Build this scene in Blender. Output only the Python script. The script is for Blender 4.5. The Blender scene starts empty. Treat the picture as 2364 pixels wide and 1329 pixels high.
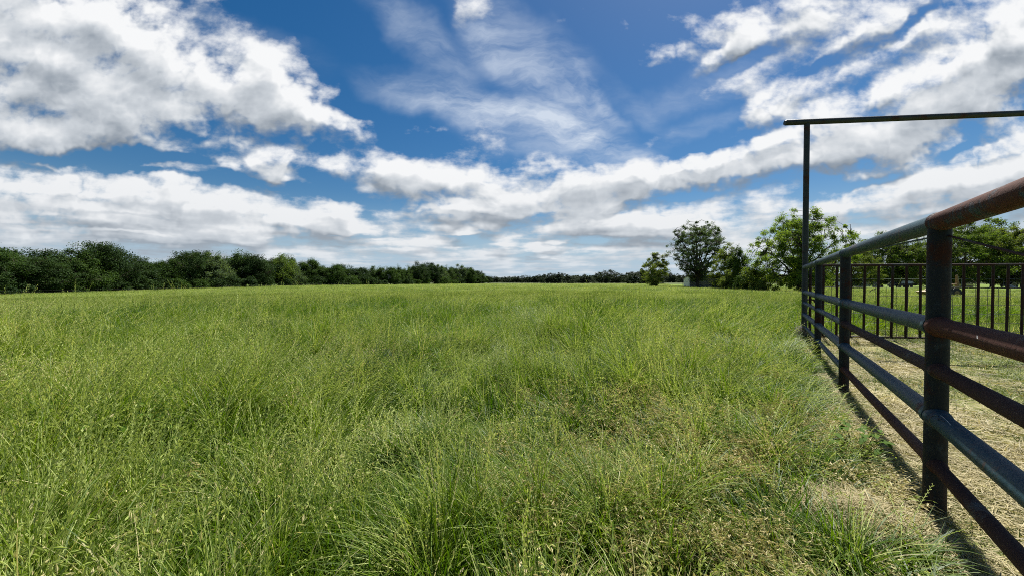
import bpy, math, random
import numpy as np
from mathutils import Vector

random.seed(7)
rng = np.random.default_rng(7)
C = bpy.context.scene.collection
SC = bpy.context.scene
R = math.radians

# ------------------------------------------------------------------ camera
EYE = 1.45
F = 854.0                      # focal length in photo pixels (13 mm ultra-wide)
PITCH = R(-0.97)
cam = bpy.data.cameras.new('camera')
cam.sensor_width = 36.0
cam.lens = 36.0 * F / 2364.0
cam.clip_start = 0.05
cam.clip_end = 6000
co = bpy.data.objects.new('camera', cam)
co.location = (0, 0, EYE)
co.rotation_euler = (R(90) + PITCH, 0, 0)
C.objects.link(co)
SC.camera = co

def gx(px, y):                 # world x of a photo column at distance y
    return (px - 1182.0) / F * y
def gz(py, y):                 # world z of a photo row at distance y
    return EYE + (649.8 - py) / F * y

# ------------------------------------------------------------------ view
SC.view_settings.view_transform = 'Standard'
SC.view_settings.look = 'None'
SC.view_settings.exposure = 1.05
SC.view_settings.gamma = 1.0
SC.cycles.use_denoising = False
SC.cycles.filter_width = 1.0
SC.cycles.adaptive_threshold = 0.015
SC.cycles.max_bounces = 6
SC.cycles.diffuse_bounces = 2
SC.cycles.glossy_bounces = 2
SC.cycles.transmission_bounces = 4
SC.cycles.transparent_max_bounces = 4

# ------------------------------------------------------------------ node helpers
class NT:
    def __init__(self, tree):
        self.t = tree
    def n(self, typ, **kw):
        nd = self.t.nodes.new(typ)
        for k, v in kw.items():
            setattr(nd, k, v)
        return nd
    def put(self, sock, v):
        if hasattr(v, 'default_value') or hasattr(v, 'is_output'):
            self.t.links.new(v, sock)
        else:
            sock.default_value = v
    def math(self, op, a, b=None, c=None, clamp=False):
        nd = self.n('ShaderNodeMath', operation=op, use_clamp=clamp)
        self.put(nd.inputs[0], a)
        if b is not None: self.put(nd.inputs[1], b)
        if c is not None: self.put(nd.inputs[2], c)
        return nd.outputs[0]
    def vmath(self, op, a, b=None, scale=None):
        nd = self.n('ShaderNodeVectorMath', operation=op)
        self.put(nd.inputs[0], a)
        if b is not None: self.put(nd.inputs[1], b)
        if scale is not None: self.put(nd.inputs['Scale'], scale)
        return nd.outputs['Value'] if op in ('LENGTH', 'DOT_PRODUCT', 'DISTANCE') else nd.outputs[0]
    def smooth(self, v, a, b, lo=0.0, hi=1.0):
        nd = self.n('ShaderNodeMapRange', interpolation_type='SMOOTHSTEP')
        self.put(nd.inputs['Value'], v)
        for k, x in (('From Min', a), ('From Max', b), ('To Min', lo), ('To Max', hi)):
            self.put(nd.inputs[k], x)
        return nd.outputs[0]
    def noise(self, vec, scale, detail=4, rough=0.55, dist=0.0, col=False, lac=2.0, dim='3D'):
        nd = self.n('ShaderNodeTexNoise', noise_dimensions=dim)
        if vec is not None: self.put(nd.inputs['Vector'], vec)
        self.put(nd.inputs['Scale'], scale)
        nd.inputs['Detail'].default_value = detail
        nd.inputs['Roughness'].default_value = rough
        nd.inputs['Distortion'].default_value = dist
        nd.inputs['Lacunarity'].default_value = lac
        return nd.outputs['Color' if col else 'Fac']
    def mix(self, f, a, b, blend='MIX'):
        nd = self.n('ShaderNodeMix', data_type='RGBA', blend_type=blend)
        self.put(nd.inputs[0], f)
        for s, v in ((6, a), (7, b)):
            if isinstance(v, tuple) and len(v) == 3: v = (*v, 1.0)
            self.put(nd.inputs[s], v)
        return nd.outputs[2]

# ------------------------------------------------------------------ sun
SUN_AZ, SUN_EL = R(34), R(58)          # azimuth clockwise from +Y (the view direction)
sl = bpy.data.lights.new('sun', 'SUN')
sl.energy = 5.0
sl.angle = R(0.5)
sl.color = (1.0, 0.97, 0.91)
so = bpy.data.objects.new('sun', sl)
sdir = Vector((math.sin(SUN_AZ) * math.cos(SUN_EL), math.cos(SUN_AZ) * math.cos(SUN_EL), math.sin(SUN_EL)))
so.rotation_euler = sdir.to_track_quat('Z', 'Y').to_euler()
so.location = (10, 20, 40)
C.objects.link(so)

# ------------------------------------------------------------------ world: Nishita sky under broken cloud
world = bpy.data.worlds.new('World')
SC.world = world
world.use_nodes = True
world.node_tree.nodes.clear()

# cloud masses: column, row (photo pixels -> direction), half-width, half-height, tilt (deg, + rises to the right), weight
CUM = [
    (60, 90, 330, 230, -25, .50), (360, 235, 420, 105, -8, .42), (640, 215, 210, 85, -25, .38), (330, 120, 170, 110, -30, .30),
    (90, 300, 300, 60, -4, .30), (760, 285, 140, 30, -8, .26),
    (630, 372, 105, 46, 12, .48), (522, 372, 36, 26, 0, .35), (760, 375, 60, 40, 0, .3),
    (930, 398, 190, 52, -4, .5), (1010, 470, 190, 44, -6, .45), (1250, 425, 220, 62, 0, .46), (1330, 480, 300, 50, 0, .42),
    (1520, 405, 240, 46, 10, .5), (1740, 365, 230, 50, 14, .5), (1790, 245, 150, 45, 25, .4), (1980, 300, 260, 90, 14, .45),
    (2220, 240, 330, 120, 22, .48), (2380, 90, 330, 120, 25, .42), (2330, 360, 260, 60, 10, .35),
    (2040, 70, 260, 75, 24, .36), (1830, 40, 200, 60, 22, .32), (1650, 75, 150, 55, 30, .34), (1470, 130, 90, 34, 25, .36), (1640, 130, 110, 28, 30, .28),
    (1090, 45, 60, 40, 30, .24), (1285, 52, 40, 24, 20, .30), (1370, 62, 60, 34, 25, .26), (395, 40, 60, 20, -10, .15),
    (2120, 455, 330, 62, 9, .48), (2350, 420, 200, 60, 10, .3),
    (190, 455, 430, 62, -6, .42), (470, 480, 200, 60, -14, .35), (120, 510, 350, 40, 0, .30), (480, 530, 260, 34, 0, .34),
    (750, 510, 112, 34, 2, .46), (1085, 531, 62, 14, 0, .34), (1235, 566, 66, 15, 0, .38), (1500, 520, 260, 30, 3, .36),
    (1182, 560, 1700, 60, 0, .12), (110, 378, 70, 16, -8, .3), (900, 560, 160, 20, 0, .2), (1000, 300, 110, 18, 12, .16), (860, 300, 60, 30, 0, .15),
    # clear gaps
    (1180, 455, 150, 14, -6, -.12), (1560, 455, 200, 14, 6, -.14), (860, 470, 60, 30, 0, -.2), (1880, 330, 90, 20, 15, -.26), (2230, 330, 160, 14, 10, -.22), (330, 505, 260, 10, 0, -.2), (1720, 130, 140, 22, 28, -.28), (150, 180, 90, 30, -20, -.12),
    (260, 362, 310, 20, -2, -.40), (720, 452, 120, 20, -22, -.30), (1610, 300, 140, 50, 20, -.40), (1960, 412, 120, 22, 8, -.34),
    (1090, 190, 420, 150, 0, -.34), (780, 70, 230, 70, -15, -.34), (2020, 105, 230, 16, 32, -.28), (1880, 165, 120, 20, 30, -.30), (1900, 500, 120, 24, 0, -.2), (600, 430, 130, 14, -16, -.25),
    (400, 410, 150, 12, -8, -.18),
]
CIR = [(1255, 170, 300, 90, -46, .8), (1040, 235, 230, 50, -14, .85), (980, 105, 200, 60, -38, .6), (1340, 325, 240, 48, -24, .9),
       (1380, 225, 130, 22, -44, .7), (1190, 300, 230, 70, -20, .75), (1310, 250, 220, 60, -40, .5), (1120, 90, 90, 60, -60, .5), (1620, 300, 190, 26, 25, .35), (1480, 250, 130, 30, -40, .25), (560, 100, 200, 60, -20, .3), (1620, 210, 190, 50, 25, .4)]

def ellipse_sum(g, P, lst):
    tot = None
    P0 = P
    for k, (cx, cy, rx, ry, ang, w) in enumerate(lst):
        if k and k % 4 == 0:        # keeps the shader compiler from evaluating every mass at once (its stack is small)
            P = g.vmath('ADD', P0, g.math('MULTIPLY', tot, 1e-7))
        mp = g.n('ShaderNodeMapping', vector_type='TEXTURE')
        g.put(mp.inputs['Vector'], P)
        mp.inputs['Location'].default_value = ((cx - 1182) / F, (649.8 - cy) / F, 0)
        mp.inputs['Rotation'].default_value = (0, 0, R(ang))
        mp.inputs['Scale'].default_value = (rx / F * 1.25, ry / F * 1.25, 1)
        ln = g.vmath('LENGTH', mp.outputs[0])
        v = g.smooth(ln, 1.0, 0.25, 0.0, w)
        tot = v if tot is None else g.math('ADD', tot, v)
    return tot

def dens_group():
    t = bpy.data.node_groups.new('cloud_density', 'ShaderNodeTree')
    t.interface.new_socket('Dir', in_out='INPUT', socket_type='NodeSocketVector')
    t.interface.new_socket('Density', in_out='OUTPUT', socket_type='NodeSocketFloat')
    t.interface.new_socket('Body', in_out='OUTPUT', socket_type='NodeSocketFloat')
    t.interface.new_socket('Mass', in_out='OUTPUT', socket_type='NodeSocketFloat')
    g = NT(t)
    gi = g.n('NodeGroupInput'); go = g.n('NodeGroupOutput')
    sp = g.n('ShaderNodeSeparateXYZ'); g.put(sp.inputs[0], gi.outputs[0])
    x, y, z = sp.outputs
    zz = g.math('MAXIMUM', g.math('ADD', z, 0.075), 0.04)
    cb = g.n('ShaderNodeCombineXYZ')
    g.put(cb.inputs[0], g.math('DIVIDE', x, zz)); g.put(cb.inputs[1], g.math('DIVIDE', y, zz))
    pl = cb.outputs[0]
    yy = g.math('MAXIMUM', y, 0.05)
    cd = g.n('ShaderNodeCombineXYZ')
    g.put(cd.inputs[0], g.math('DIVIDE', x, yy)); g.put(cd.inputs[1], g.math('DIVIDE', z, yy))
    # warp the masses so that their outlines break up
    w1 = g.noise(pl, 0.9, 2, 0.55, col=True, dim='2D')
    w1 = g.vmath('MULTIPLY', g.vmath('SUBTRACT', w1, (.5, .5, .5)), (.22, .11, 0))
    w2 = g.noise(cd.outputs[0], 9.0, 3, 0.6, col=True, dim='2D')
    w2 = g.vmath('MULTIPLY', g.vmath('SUBTRACT', w2, (.5, .5, .5)), (.10, .06, 0))
    P = g.vmath('ADD', cd.outputs[0], g.vmath('ADD', w1, w2))
    m = ellipse_sum(g, P, CUM)
    m = g.math('MINIMUM', m, 0.60)
    v2 = g.vmath('MULTIPLY', cd.outputs[0], (1.0, 1.7, 1.0))
    def fbm(d1, d2):
        f1 = g.noise(pl, 1.25, d1, 0.56, dim='2D')
        f2 = g.noise(v2, 7.0, d2, 0.60, dim='2D')
        f = g.math('ADD', g.math('MULTIPLY', f1, 0.62), g.math('MULTIPLY', f2, 0.62))
        return g.math('MULTIPLY', g.math('SUBTRACT', f, 0.62), 1.55)
    vo = g.n('ShaderNodeTexVoronoi', voronoi_dimensions='2D', feature='F1')
    g.put(vo.inputs['Vector'], g.vmath('ADD', g.vmath('MULTIPLY', P, (1.0, 1.35, 1.0)), g.vmath('SCALE', w2, scale=0.5)))
    vo.inputs['Scale'].default_value = 13.0; vo.inputs['Detail'].default_value = 1.5; vo.inputs['Roughness'].default_value = 0.42
    puff = g.math('MULTIPLY', g.math('SUBTRACT', 0.42, vo.outputs['Distance']), g.smooth(m, 0.05, 0.4, 0.05, 0.32))
    base = g.math('ADD', g.math('ADD', m, puff), g.smooth(z, 0.30, 0.02, 0.205, 0.41))
    g.put(go.inputs[0], g.math('ADD', base, fbm(6, 8)))
    g.put(go.inputs[1], g.math('ADD', base, g.math('MULTIPLY', fbm(3.5, 3.5), 0.72)))
    g.put(go.inputs[2], g.math('ADD', m, g.math('MULTIPLY', fbm(1.0, 0.5), 0.25)))
    return t

def build_world():
    g = NT(world.node_tree)
    tc = g.n('ShaderNodeTexCoord')
    D = tc.outputs['Generated']
    grp = dens_group()
    def dens(v):
        nd = g.n('ShaderNodeGroup'); nd.node_tree = grp
        g.put(nd.inputs[0], v)
        return nd.outputs
    d0, b0, m0 = dens(D)
    up = g.vmath('NORMALIZE', g.vmath('ADD', D, (0.012, 0.0, 0.030)))
    d1, b1, m1 = dens(up)
    sp = g.n('ShaderNodeSeparateXYZ'); g.put(sp.inputs[0], D)
    z = sp.outputs[2]
    # clear sky
    sky = g.n('ShaderNodeTexSky', sky_type='NISHITA')
    sky.sun_disc = False
    sky.sun_elevation = SUN_EL
    sky.sun_rotation = SUN_AZ
    sky.air_density = 1.0
    sky.dust_density = 0.4
    sky.ozone_density = 2.2
    SKY_STRENGTH = 0.10
    skyc = g.vmath('SCALE', sky.outputs[0], scale=SKY_STRENGTH)
    hs = g.n('ShaderNodeHueSaturation'); hs.inputs['Saturation'].default_value = 1.42; hs.inputs['Value'].default_value = 0.76
    g.put(hs.inputs['Color'], skyc)
    skyc = hs.outputs[0]
    skyc = g.mix(g.smooth(z, 0.22, 0.0, 0.0, 0.92), skyc, (0.40, 0.545, 0.70))
    # thin high cirrus
    yy = g.math('MAXIMUM', sp.outputs[1], 0.05)
    cd = g.n('ShaderNodeCombineXYZ')
    g.put(cd.inputs[0], g.math('DIVIDE', sp.outputs[0], yy)); g.put(cd.inputs[1], g.math('DIVIDE', z, yy))
    w = g.noise(cd.outputs[0], 4.0, 4, 0.6, col=True, dim='2D')
    w = g.vmath('MULTIPLY', g.vmath('SUBTRACT', w, (.5, .5, .5)), (.15, .11, 0))
    P = g.vmath('ADD', cd.outputs[0], w)
    cm = ellipse_sum(g, P, CIR)
    mp = g.n('ShaderNodeMapping'); g.put(mp.inputs['Vector'], P)
    mp.inputs['Rotation'].default_value = (0, 0, R(35)); mp.inputs['Scale'].default_value = (2.2, 7.5, 1)
    cn = g.noise(mp.outputs[0], 1.6, 6, 0.62, 0.0, dim='2D')
    ci = g.math('MULTIPLY', g.math('MULTIPLY', cm, g.smooth(cn, 0.15, 0.85)), 0.70, clamp=True)
    c1 = g.mix(ci, skyc, (0.62, 0.70, 0.82))
    # cumulus
    a = g.smooth(d0, 0.21, 0.66)
    a = g.math('POWER', a, 0.85)
    lit = g.math('ADD', g.math('MULTIPLY', g.math('ADD', g.math('MULTIPLY', g.math('SUBTRACT', b0, b1), 0.75), g.math('MULTIPLY', g.math('SUBTRACT', m0, m1), 1.3)), 1.0), 0.76)
    lit = g.math('ADD', lit, g.math('MULTIPLY', g.math('SUBTRACT', d0, b0), 0.30))
    thick = g.math('MULTIPLY', g.smooth(m0, 0.28, 0.78), g.smooth(b0, 0.45, 0.95))
    lit = g.math('SUBTRACT', lit, g.math('MULTIPLY', thick, 0.33), clamp=True)
    lit = g.math('ADD', g.math('MULTIPLY', g.math('SUBTRACT', lit, 0.74), g.smooth(z, 0.02, 0.34, 0.5, 1.0)), 0.74, clamp=True)
    ramp = g.n('ShaderNodeValToRGB')
    el = ramp.color_ramp.elements
    el[0].position = 0.0; el[0].color = (0.19, 0.225, 0.27, 1)
    el[1].position = 1.0; el[1].color = (0.92, 0.93, 0.94, 1)
    e = el.new(0.35); e.color = (0.33, 0.375, 0.43, 1)
    e = el.new(0.68); e.color = (0.60, 0.64, 0.685, 1)
    g.put(ramp.inputs[0], lit)
    c2 = g.mix(a, c1, ramp.outputs[0])
    # milky air low over the horizon
    hz = g.smooth(z, 0.11, 0.0, 0.0, 0.50)
    c3 = g.mix(hz, c2, (0.47, 0.59, 0.70))
    bg = g.n('ShaderNodeBackground'); g.put(bg.inputs[0], c3); bg.inputs[1].default_value = 0.49
    out = g.n('ShaderNodeOutputWorld')
    world.node_tree.links.new(bg.outputs[0], out.inputs[0])
build_world()
world.cycles.sampling_method = 'MANUAL'
world.cycles.sample_map_resolution = 512
#==REST==
# ------------------------------------------------------------------ mesh helpers
def make_mesh(name, verts, faces, mats, midx=None, smooth=None):
    """faces: list of int arrays (n,k)"""
    me = bpy.data.meshes.new(name)
    verts = np.asarray(verts, dtype=np.float32).reshape(-1, 3)
    me.vertices.add(len(verts)); me.vertices.foreach_set('co', verts.ravel())
    faces = [np.asarray(f, dtype=np.int32) for f in faces if len(f)]
    loops = np.concatenate([f.ravel() for f in faces])
    cnt = np.concatenate([np.full(len(f), f.shape[1], dtype=np.int32) for f in faces])
    start = np.concatenate([[0], np.cumsum(cnt)[:-1]]).astype(np.int32)
    me.loops.add(len(loops)); me.loops.foreach_set('vertex_index', loops)
    me.polygons.add(len(cnt)); me.polygons.foreach_set('loop_start', start); me.polygons.foreach_set('loop_total', cnt)
    for m in (mats if isinstance(mats, (list, tuple)) else [mats]): me.materials.append(m)
    if midx is not None: me.polygons.foreach_set('material_index', np.asarray(midx, dtype=np.int32))
    if smooth is not None:
        sm = np.asarray(smooth, dtype=bool) if not isinstance(smooth, bool) else np.full(len(cnt), smooth)
        me.polygons.foreach_set('use_smooth', sm)
    me.update(calc_edges=True)
    return me

class MB:
    """collects shapes and links them as ONE mesh object"""
    def __init__(self):
        self.v = []; self.q = []; self.t = []; self.qm = []; self.tm = []; self.qs = []; self.ts = []; self.n = 0
    def add(self, v, q=None, t=None, m=0, smooth=False):
        v = np.asarray(v, dtype=float).reshape(-1, 3)
        if q is not None and len(q):
            q = np.asarray(q, dtype=int) + self.n
            self.q.append(q); self.qm.append(np.full(len(q), m)); self.qs.append(np.full(len(q), smooth))
        if t is not None and len(t):
            t = np.asarray(t, dtype=int) + self.n
            self.t.append(t); self.tm.append(np.full(len(t), m)); self.ts.append(np.full(len(t), smooth))
        self.v.append(v); self.n += len(v)
    def tube(self, pts, rad, sides=12, caps=True, m=0, smooth=True):
        pts = np.asarray(pts, dtype=float); k = len(pts)
        rad = np.full(k, rad, dtype=float) if np.isscalar(rad) else np.asarray(rad, dtype=float)
        tan = np.gradient(pts, axis=0)
        tan /= np.linalg.norm(tan, axis=1)[:, None] + 1e-12
        ref = np.array([0, 0, 1.0]) if abs(tan[0][2]) < 0.8 else np.array([1.0, 0, 0])
        V = []
        for i in range(k):
            u = np.cross(tan[i], ref); u /= np.linalg.norm(u) + 1e-12
            w = np.cross(u, tan[i])
            a = np.linspace(0, 2 * np.pi, sides, endpoint=False)
            V.append(pts[i] + rad[i] * (np.cos(a)[:, None] * u + np.sin(a)[:, None] * w))
        V = np.concatenate(V)
        j = np.arange(sides); jn = (j + 1) % sides
        q = np.concatenate([np.stack([i * sides + jn, i * sides + j, (i + 1) * sides + j, (i + 1) * sides + jn], 1) for i in range(k - 1)])
        base = self.n
        self.add(V, q, m=m, smooth=smooth)
        if caps:
            for i, flip in ((0, False), (k - 1, True)):
                c = np.concatenate([[pts[i]], V[i * sides:(i + 1) * sides]])
                t = np.stack([np.zeros(sides, int), 1 + (jn if flip else j), 1 + (j if flip else jn)], 1)
                self.add(c, t=t[:, ::-1] if flip else t[:, ::-1], m=m)
    def box(self, c, s, rz=0.0, m=0, bev=0.0):
        sx, sy, sz = s[0] / 2, s[1] / 2, s[2] / 2
        v = np.array([[x, y, z] for z in (-sz, sz) for (x, y) in ((-sx, -sy), (sx, -sy), (sx, sy), (-sx, sy))])
        if rz:
            cs, sn = math.cos(rz), math.sin(rz)
            v[:, :2] = v[:, :2] @ np.array([[cs, sn], [-sn, cs]])
        q = [[3, 2, 1, 0], [4, 5, 6, 7], [0, 1, 5, 4], [1, 2, 6, 5], [2, 3, 7, 6], [3, 0, 4, 7]]
        self.add(v + np.asarray(c), q, m=m)
    def prism(self, poly, d0, d1, m=0):
        """poly: (n,3) outline, extruded by vector d1-d0"""
        p = np.asarray(poly, float); n = len(p)
        v = np.concatenate([p + d0, p + d1])
        j = np.arange(n); jn = (j + 1) % n
        self.add(v, np.stack([j, jn, n + jn, n + j], 1), m=m)
        c0 = np.concatenate([[p.mean(0) + d0], p + d0]); c1 = np.concatenate([[p.mean(0) + d1], p + d1])
        self.add(c0, t=np.stack([np.zeros(n, int), 1 + jn, 1 + j], 1), m=m)
        self.add(c1, t=np.stack([np.zeros(n, int), 1 + j, 1 + jn], 1), m=m)
    def mesh(self, name, mats):
        f, mi, sm = [], [], []
        for A, B, S in ((self.q, self.qm, self.qs), (self.t, self.tm, self.ts)):
            if A: f.append(np.concatenate(A)); mi.append(np.concatenate(B)); sm.append(np.concatenate(S))
        return make_mesh(name, np.concatenate(self.v), f, mats, np.concatenate(mi), np.concatenate(sm))
    def build(self, name, mats, parent=None, loc=None):
        o = bpy.data.objects.new(name, self.mesh(name, mats))
        C.objects.link(o)
        if parent is not None: o.parent = parent
        if loc is not None: o.location = loc
        return o

def tag(o, label=None, cat=None, group=None, kind=None):
    if label: o['label'] = label
    if cat: o['category'] = cat
    if group: o['group'] = group
    if kind: o['kind'] = kind
    return o
def empty(name, loc, rz=0.0):
    o = bpy.data.objects.new(name, None); o.location = loc; o.rotation_euler = (0, 0, rz)
    o.empty_display_size = 0.2
    C.objects.link(o); return o
def link_mesh(name, me, parent=None):
    o = bpy.data.objects.new(name, me); C.objects.link(o)
    if parent is not None: o.parent = parent
    return o
def sstep(a, b, x):
    t = np.clip((np.asarray(x, float) - a) / (b - a), 0, 1); return t * t * (3 - 2 * t)

# ------------------------------------------------------------------ materials
def new_mat(name):
    m = bpy.data.materials.new(name); m.use_nodes = True; m.node_tree.nodes.clear()
    return m, NT(m.node_tree)
def finish(m, g, shader):
    out = g.n('ShaderNodeOutputMaterial'); m.node_tree.links.new(shader, out.inputs[0]); return m
def principled(g, col, rough=0.6, bump=None, bdist=0.01, bstr=0.5, metallic=0.0, spec=0.5):
    p = g.n('ShaderNodeBsdfPrincipled')
    if isinstance(col, tuple) and len(col) == 3: col = (*col, 1)
    g.put(p.inputs['Base Color'], col); g.put(p.inputs['Roughness'], rough); p.inputs['Metallic'].default_value = metallic
    p.inputs['Specular IOR Level'].default_value = spec
    if bump is not None:
        b = g.n('ShaderNodeBump'); b.inputs['Distance'].default_value = bdist; b.inputs['Strength'].default_value = bstr
        g.put(b.inputs['Height'], bump); g.put(p.inputs['Normal'], b.outputs[0])
    return p.outputs[0]

def leaf_mat(name, a, b, trans=0.3, rough=0.55, straw=None, straw_p=0.0, scale=0.35, field=False, spec=0.3, tint=(1.15, 1.17, 0.48)):
    """foliage: colour varies from leaf to leaf and from patch to patch; thin leaves let light through"""
    m, g = new_mat(name)
    geo = g.n('ShaderNodeNewGeometry')
    isl = geo.outputs['Random Per Island']
    oi = g.n('ShaderNodeObjectInfo')
    pos = geo.outputs['Position']
    n1 = g.noise(pos, scale, 3, 0.6)
    f = g.math('ADD', g.math('MULTIPLY', isl, 0.45), g.math('ADD', g.math('MULTIPLY', g.math('SUBTRACT', n1, .5), 1.5), g.math('MULTIPLY', oi.outputs['Random'], 0.35)), clamp=True)
    if field:      # broad lighter and darker swathes across the meadow
        n0 = g.noise(pos, 0.085, 3, 0.55)
        f = g.math('ADD', f, g.math('MULTIPLY', g.math('SUBTRACT', n0, .5), 1.3), clamp=True)
    col = g.mix(f, a, b)
    if straw is not None:
        k = g.math('FRACT', g.math('MULTIPLY', isl, 37.31))
        th = straw_p
        if field:
            n2 = g.noise(pos, 0.5, 3, 0.6)
            th = g.math('MULTIPLY', g.smooth(n2, 0.38, 0.68), straw_p * 2.2)
        col = g.mix(g.math('LESS_THAN', k, th), col, straw)
    p = g.n('ShaderNodeBsdfPrincipled')
    g.put(p.inputs['Base Color'], col); p.inputs['Roughness'].default_value = rough
    p.inputs['Specular IOR Level'].default_value = spec
    sh = p.outputs[0]
    if trans > 0:
        tr = g.n('ShaderNodeBsdfTranslucent')
        tc = g.mix(1.0, col, tint, 'MULTIPLY')
        g.put(tr.inputs[0], tc)
        mx = g.n('ShaderNodeMixShader'); mx.inputs[0].default_value = trans
        m.node_tree.links.new(sh, mx.inputs[1]); m.node_tree.links.new(tr.outputs[0], mx.inputs[2])
        sh = mx.outputs[0]
    return finish(m, g, sh)

def bark_mat(name, a, b):
    m, g = new_mat(name)
    tc = g.n('ShaderNodeTexCoord')
    mp = g.n('ShaderNodeMapping'); g.put(mp.inputs[0], tc.outputs['Object']); mp.inputs['Scale'].default_value = (6, 6, 1.2)
    n = g.noise(mp.outputs[0], 2.0, 5, 0.65)
    return finish(m, g, principled(g, g.mix(n, a, b), 0.9, n, 0.03, 0.6, spec=0.1))

def pipe_mat(name, rust=0.4, paint=((.009, .029, .040), (.021, .054, .070)), rustc=((.038, .012, .008), (.090, .030, .016)), seed=0.0, rough=0.58, pit=0.25, spec=0.22):
    m, g = new_mat(name)
    tc = g.n('ShaderNodeTexCoord')
    P = g.vmath('ADD', tc.outputs['Object'], (seed, seed * 0.7, seed * 0.3))
    big = g.noise(P, 3.2, 5, 0.62)
    fine = g.noise(P, 42.0, 4, 0.65)
    speck = g.noise(P, 130.0, 2, 0.5)
    lo = 0.74 - 0.44 * rust
    mask = g.smooth(g.math('ADD', g.math('MULTIPLY', big, 0.8), g.math('MULTIPLY', fine, 0.2)), lo - 0.05, lo + 0.06)
    pc = g.mix(g.noise(P, 9.0, 5, 0.7), paint[0], paint[1])
    chalk = g.math('MULTIPLY', g.smooth(g.noise(P, 16.0, 5, 0.7), 0.52, 0.78), 0.5)
    pc = g.mix(chalk, pc, (.058, .092, .102))
    rc = g.mix(fine, rustc[0], rustc[1])
    col = g.mix(mask, pc, rc)
    # run-off streaks and scratches
    ms = g.n('ShaderNodeMapping'); g.put(ms.inputs[0], P); ms.inputs['Scale'].default_value = (26, 26, 1.6)
    run = g.smooth(g.noise(ms.outputs[0], 1.0, 4, 0.65), 0.50, 0.72, 0.0, 0.55)
    col = g.mix(g.math('MULTIPLY', run, g.smooth(big, 0.35, 0.6)), col, rustc[1])
    sp = g.math('MULTIPLY', g.smooth(speck, 0.66, 0.74), pit)
    col = g.mix(sp, col, (.20, .15, .11))
    r = g.math('ADD', rough, g.math('MULTIPLY', mask, 0.28))
    h = g.math('ADD', g.math('MULTIPLY', fine, 0.6), g.math('MULTIPLY', mask, 0.4))
    return finish(m, g, principled(g, col, r, h, 0.006, 0.9, spec=spec))

def plain_mat(name, a, b, scale=3.0, rough=0.7, stretch=(1, 1, 1), bump=0.02, metallic=0.0):
    m, g = new_mat(name)
    tc = g.n('ShaderNodeTexCoord')
    mp = g.n('ShaderNodeMapping'); g.put(mp.inputs[0], tc.outputs['Object']); mp.inputs['Scale'].default_value = stretch
    n = g.noise(mp.outputs[0], scale, 5, 0.6)
    return finish(m, g, principled(g, g.mix(g.smooth(n, .3, .7), a, b), rough, n, bump, 0.5, metallic))

# ------------------------------------------------------------------ terrain
def terrain(x, y):
    x = np.asarray(x, float); y = np.asarray(y, float)
    left = -0.72 * sstep(22, 78, -x) * (1 - sstep(62, 125, y))
    mound = 0.30 * np.exp(-((x - 30) / 17) ** 2 - ((y - 72) / 22) ** 2)
    dip = -0.34 * np.exp(-((x - 46) / 12) ** 2 - ((y - 46) / 16) ** 2)
    far = 0.35 * sstep(150, 420, y)
    und = 0.05 * np.sin(x * 0.21 + 1.0) * np.sin(y * 0.17 + .4) * sstep(9, 26, np.hypot(x, y))
    return left + mound + dip + far + und

# fence line (posts) -- used by the ground, the grass and the fence itself
D1 = np.array([0.683, 1.0])
P0 = np.array([2.64, 2.29])
POSTS = [np.array([0.925, -0.16]), P0, np.array([4.305, 4.78]), np.array([5.90, 7.12])]
GATE0 = np.array([7.44, 9.40])
GATE_D = np.array([1.0, -0.10]) / math.hypot(1.0, 0.10)
def fence_x(y):
    y = np.asarray(y, float)
    return np.interp(y, [-6, -0.16, 2.29, 4.78, 7.12, 9.4], [-3.2, 0.925, 2.64, 4.305, 5.90, 7.44])
def gate_y(x):
    return 9.4 - 0.10 * (np.asarray(x, float) - 7.44)

def ground_mat():
    m, g = new_mat('ground_soil')
    geo = g.n('ShaderNodeNewGeometry'); pos = geo.outputs['Position']
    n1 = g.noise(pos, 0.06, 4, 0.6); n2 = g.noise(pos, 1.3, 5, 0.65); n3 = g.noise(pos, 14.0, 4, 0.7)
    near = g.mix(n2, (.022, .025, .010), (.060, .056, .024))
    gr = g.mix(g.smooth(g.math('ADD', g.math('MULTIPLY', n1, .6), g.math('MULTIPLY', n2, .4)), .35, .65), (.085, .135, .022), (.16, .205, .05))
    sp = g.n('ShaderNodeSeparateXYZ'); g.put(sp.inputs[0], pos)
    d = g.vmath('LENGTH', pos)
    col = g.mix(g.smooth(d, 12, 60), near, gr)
    # the pasture beyond the uncut meadow is a duller green
    past = g.mix(n1, (.050, .066, .030), (.085, .098, .045))
    col = g.mix(g.smooth(sp.outputs[1], 200, 235), col, past)
    return finish(m, g, principled(g, col, 0.95, n3, 0.03, 0.6, spec=0.05))

def build_ground():
    # one sheet to the horizon, finer near the camera
    xs = np.concatenate([-np.geomspace(2500, 2, 46), [0], np.geomspace(2, 2500, 46)])
    ys = np.concatenate([-np.geomspace(1200, 2, 14), [0], np.geomspace(1, 3500, 90)])
    X, Y = np.meshgrid(xs, ys)
    Z = terrain(X, Y)
    n, k = X.shape
    idx = np.arange(n * k).reshape(n, k)
    q = np.stack([idx[:-1, :-1], idx[:-1, 1:], idx[1:, 1:], idx[1:, :-1]], -1).reshape(-1, 4)
    me = make_mesh('ground', np.stack([X, Y, Z], -1), [q], ground_mat(), smooth=True)
    tag(link_mesh('ground', me), kind='structure')
build_ground()

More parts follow.
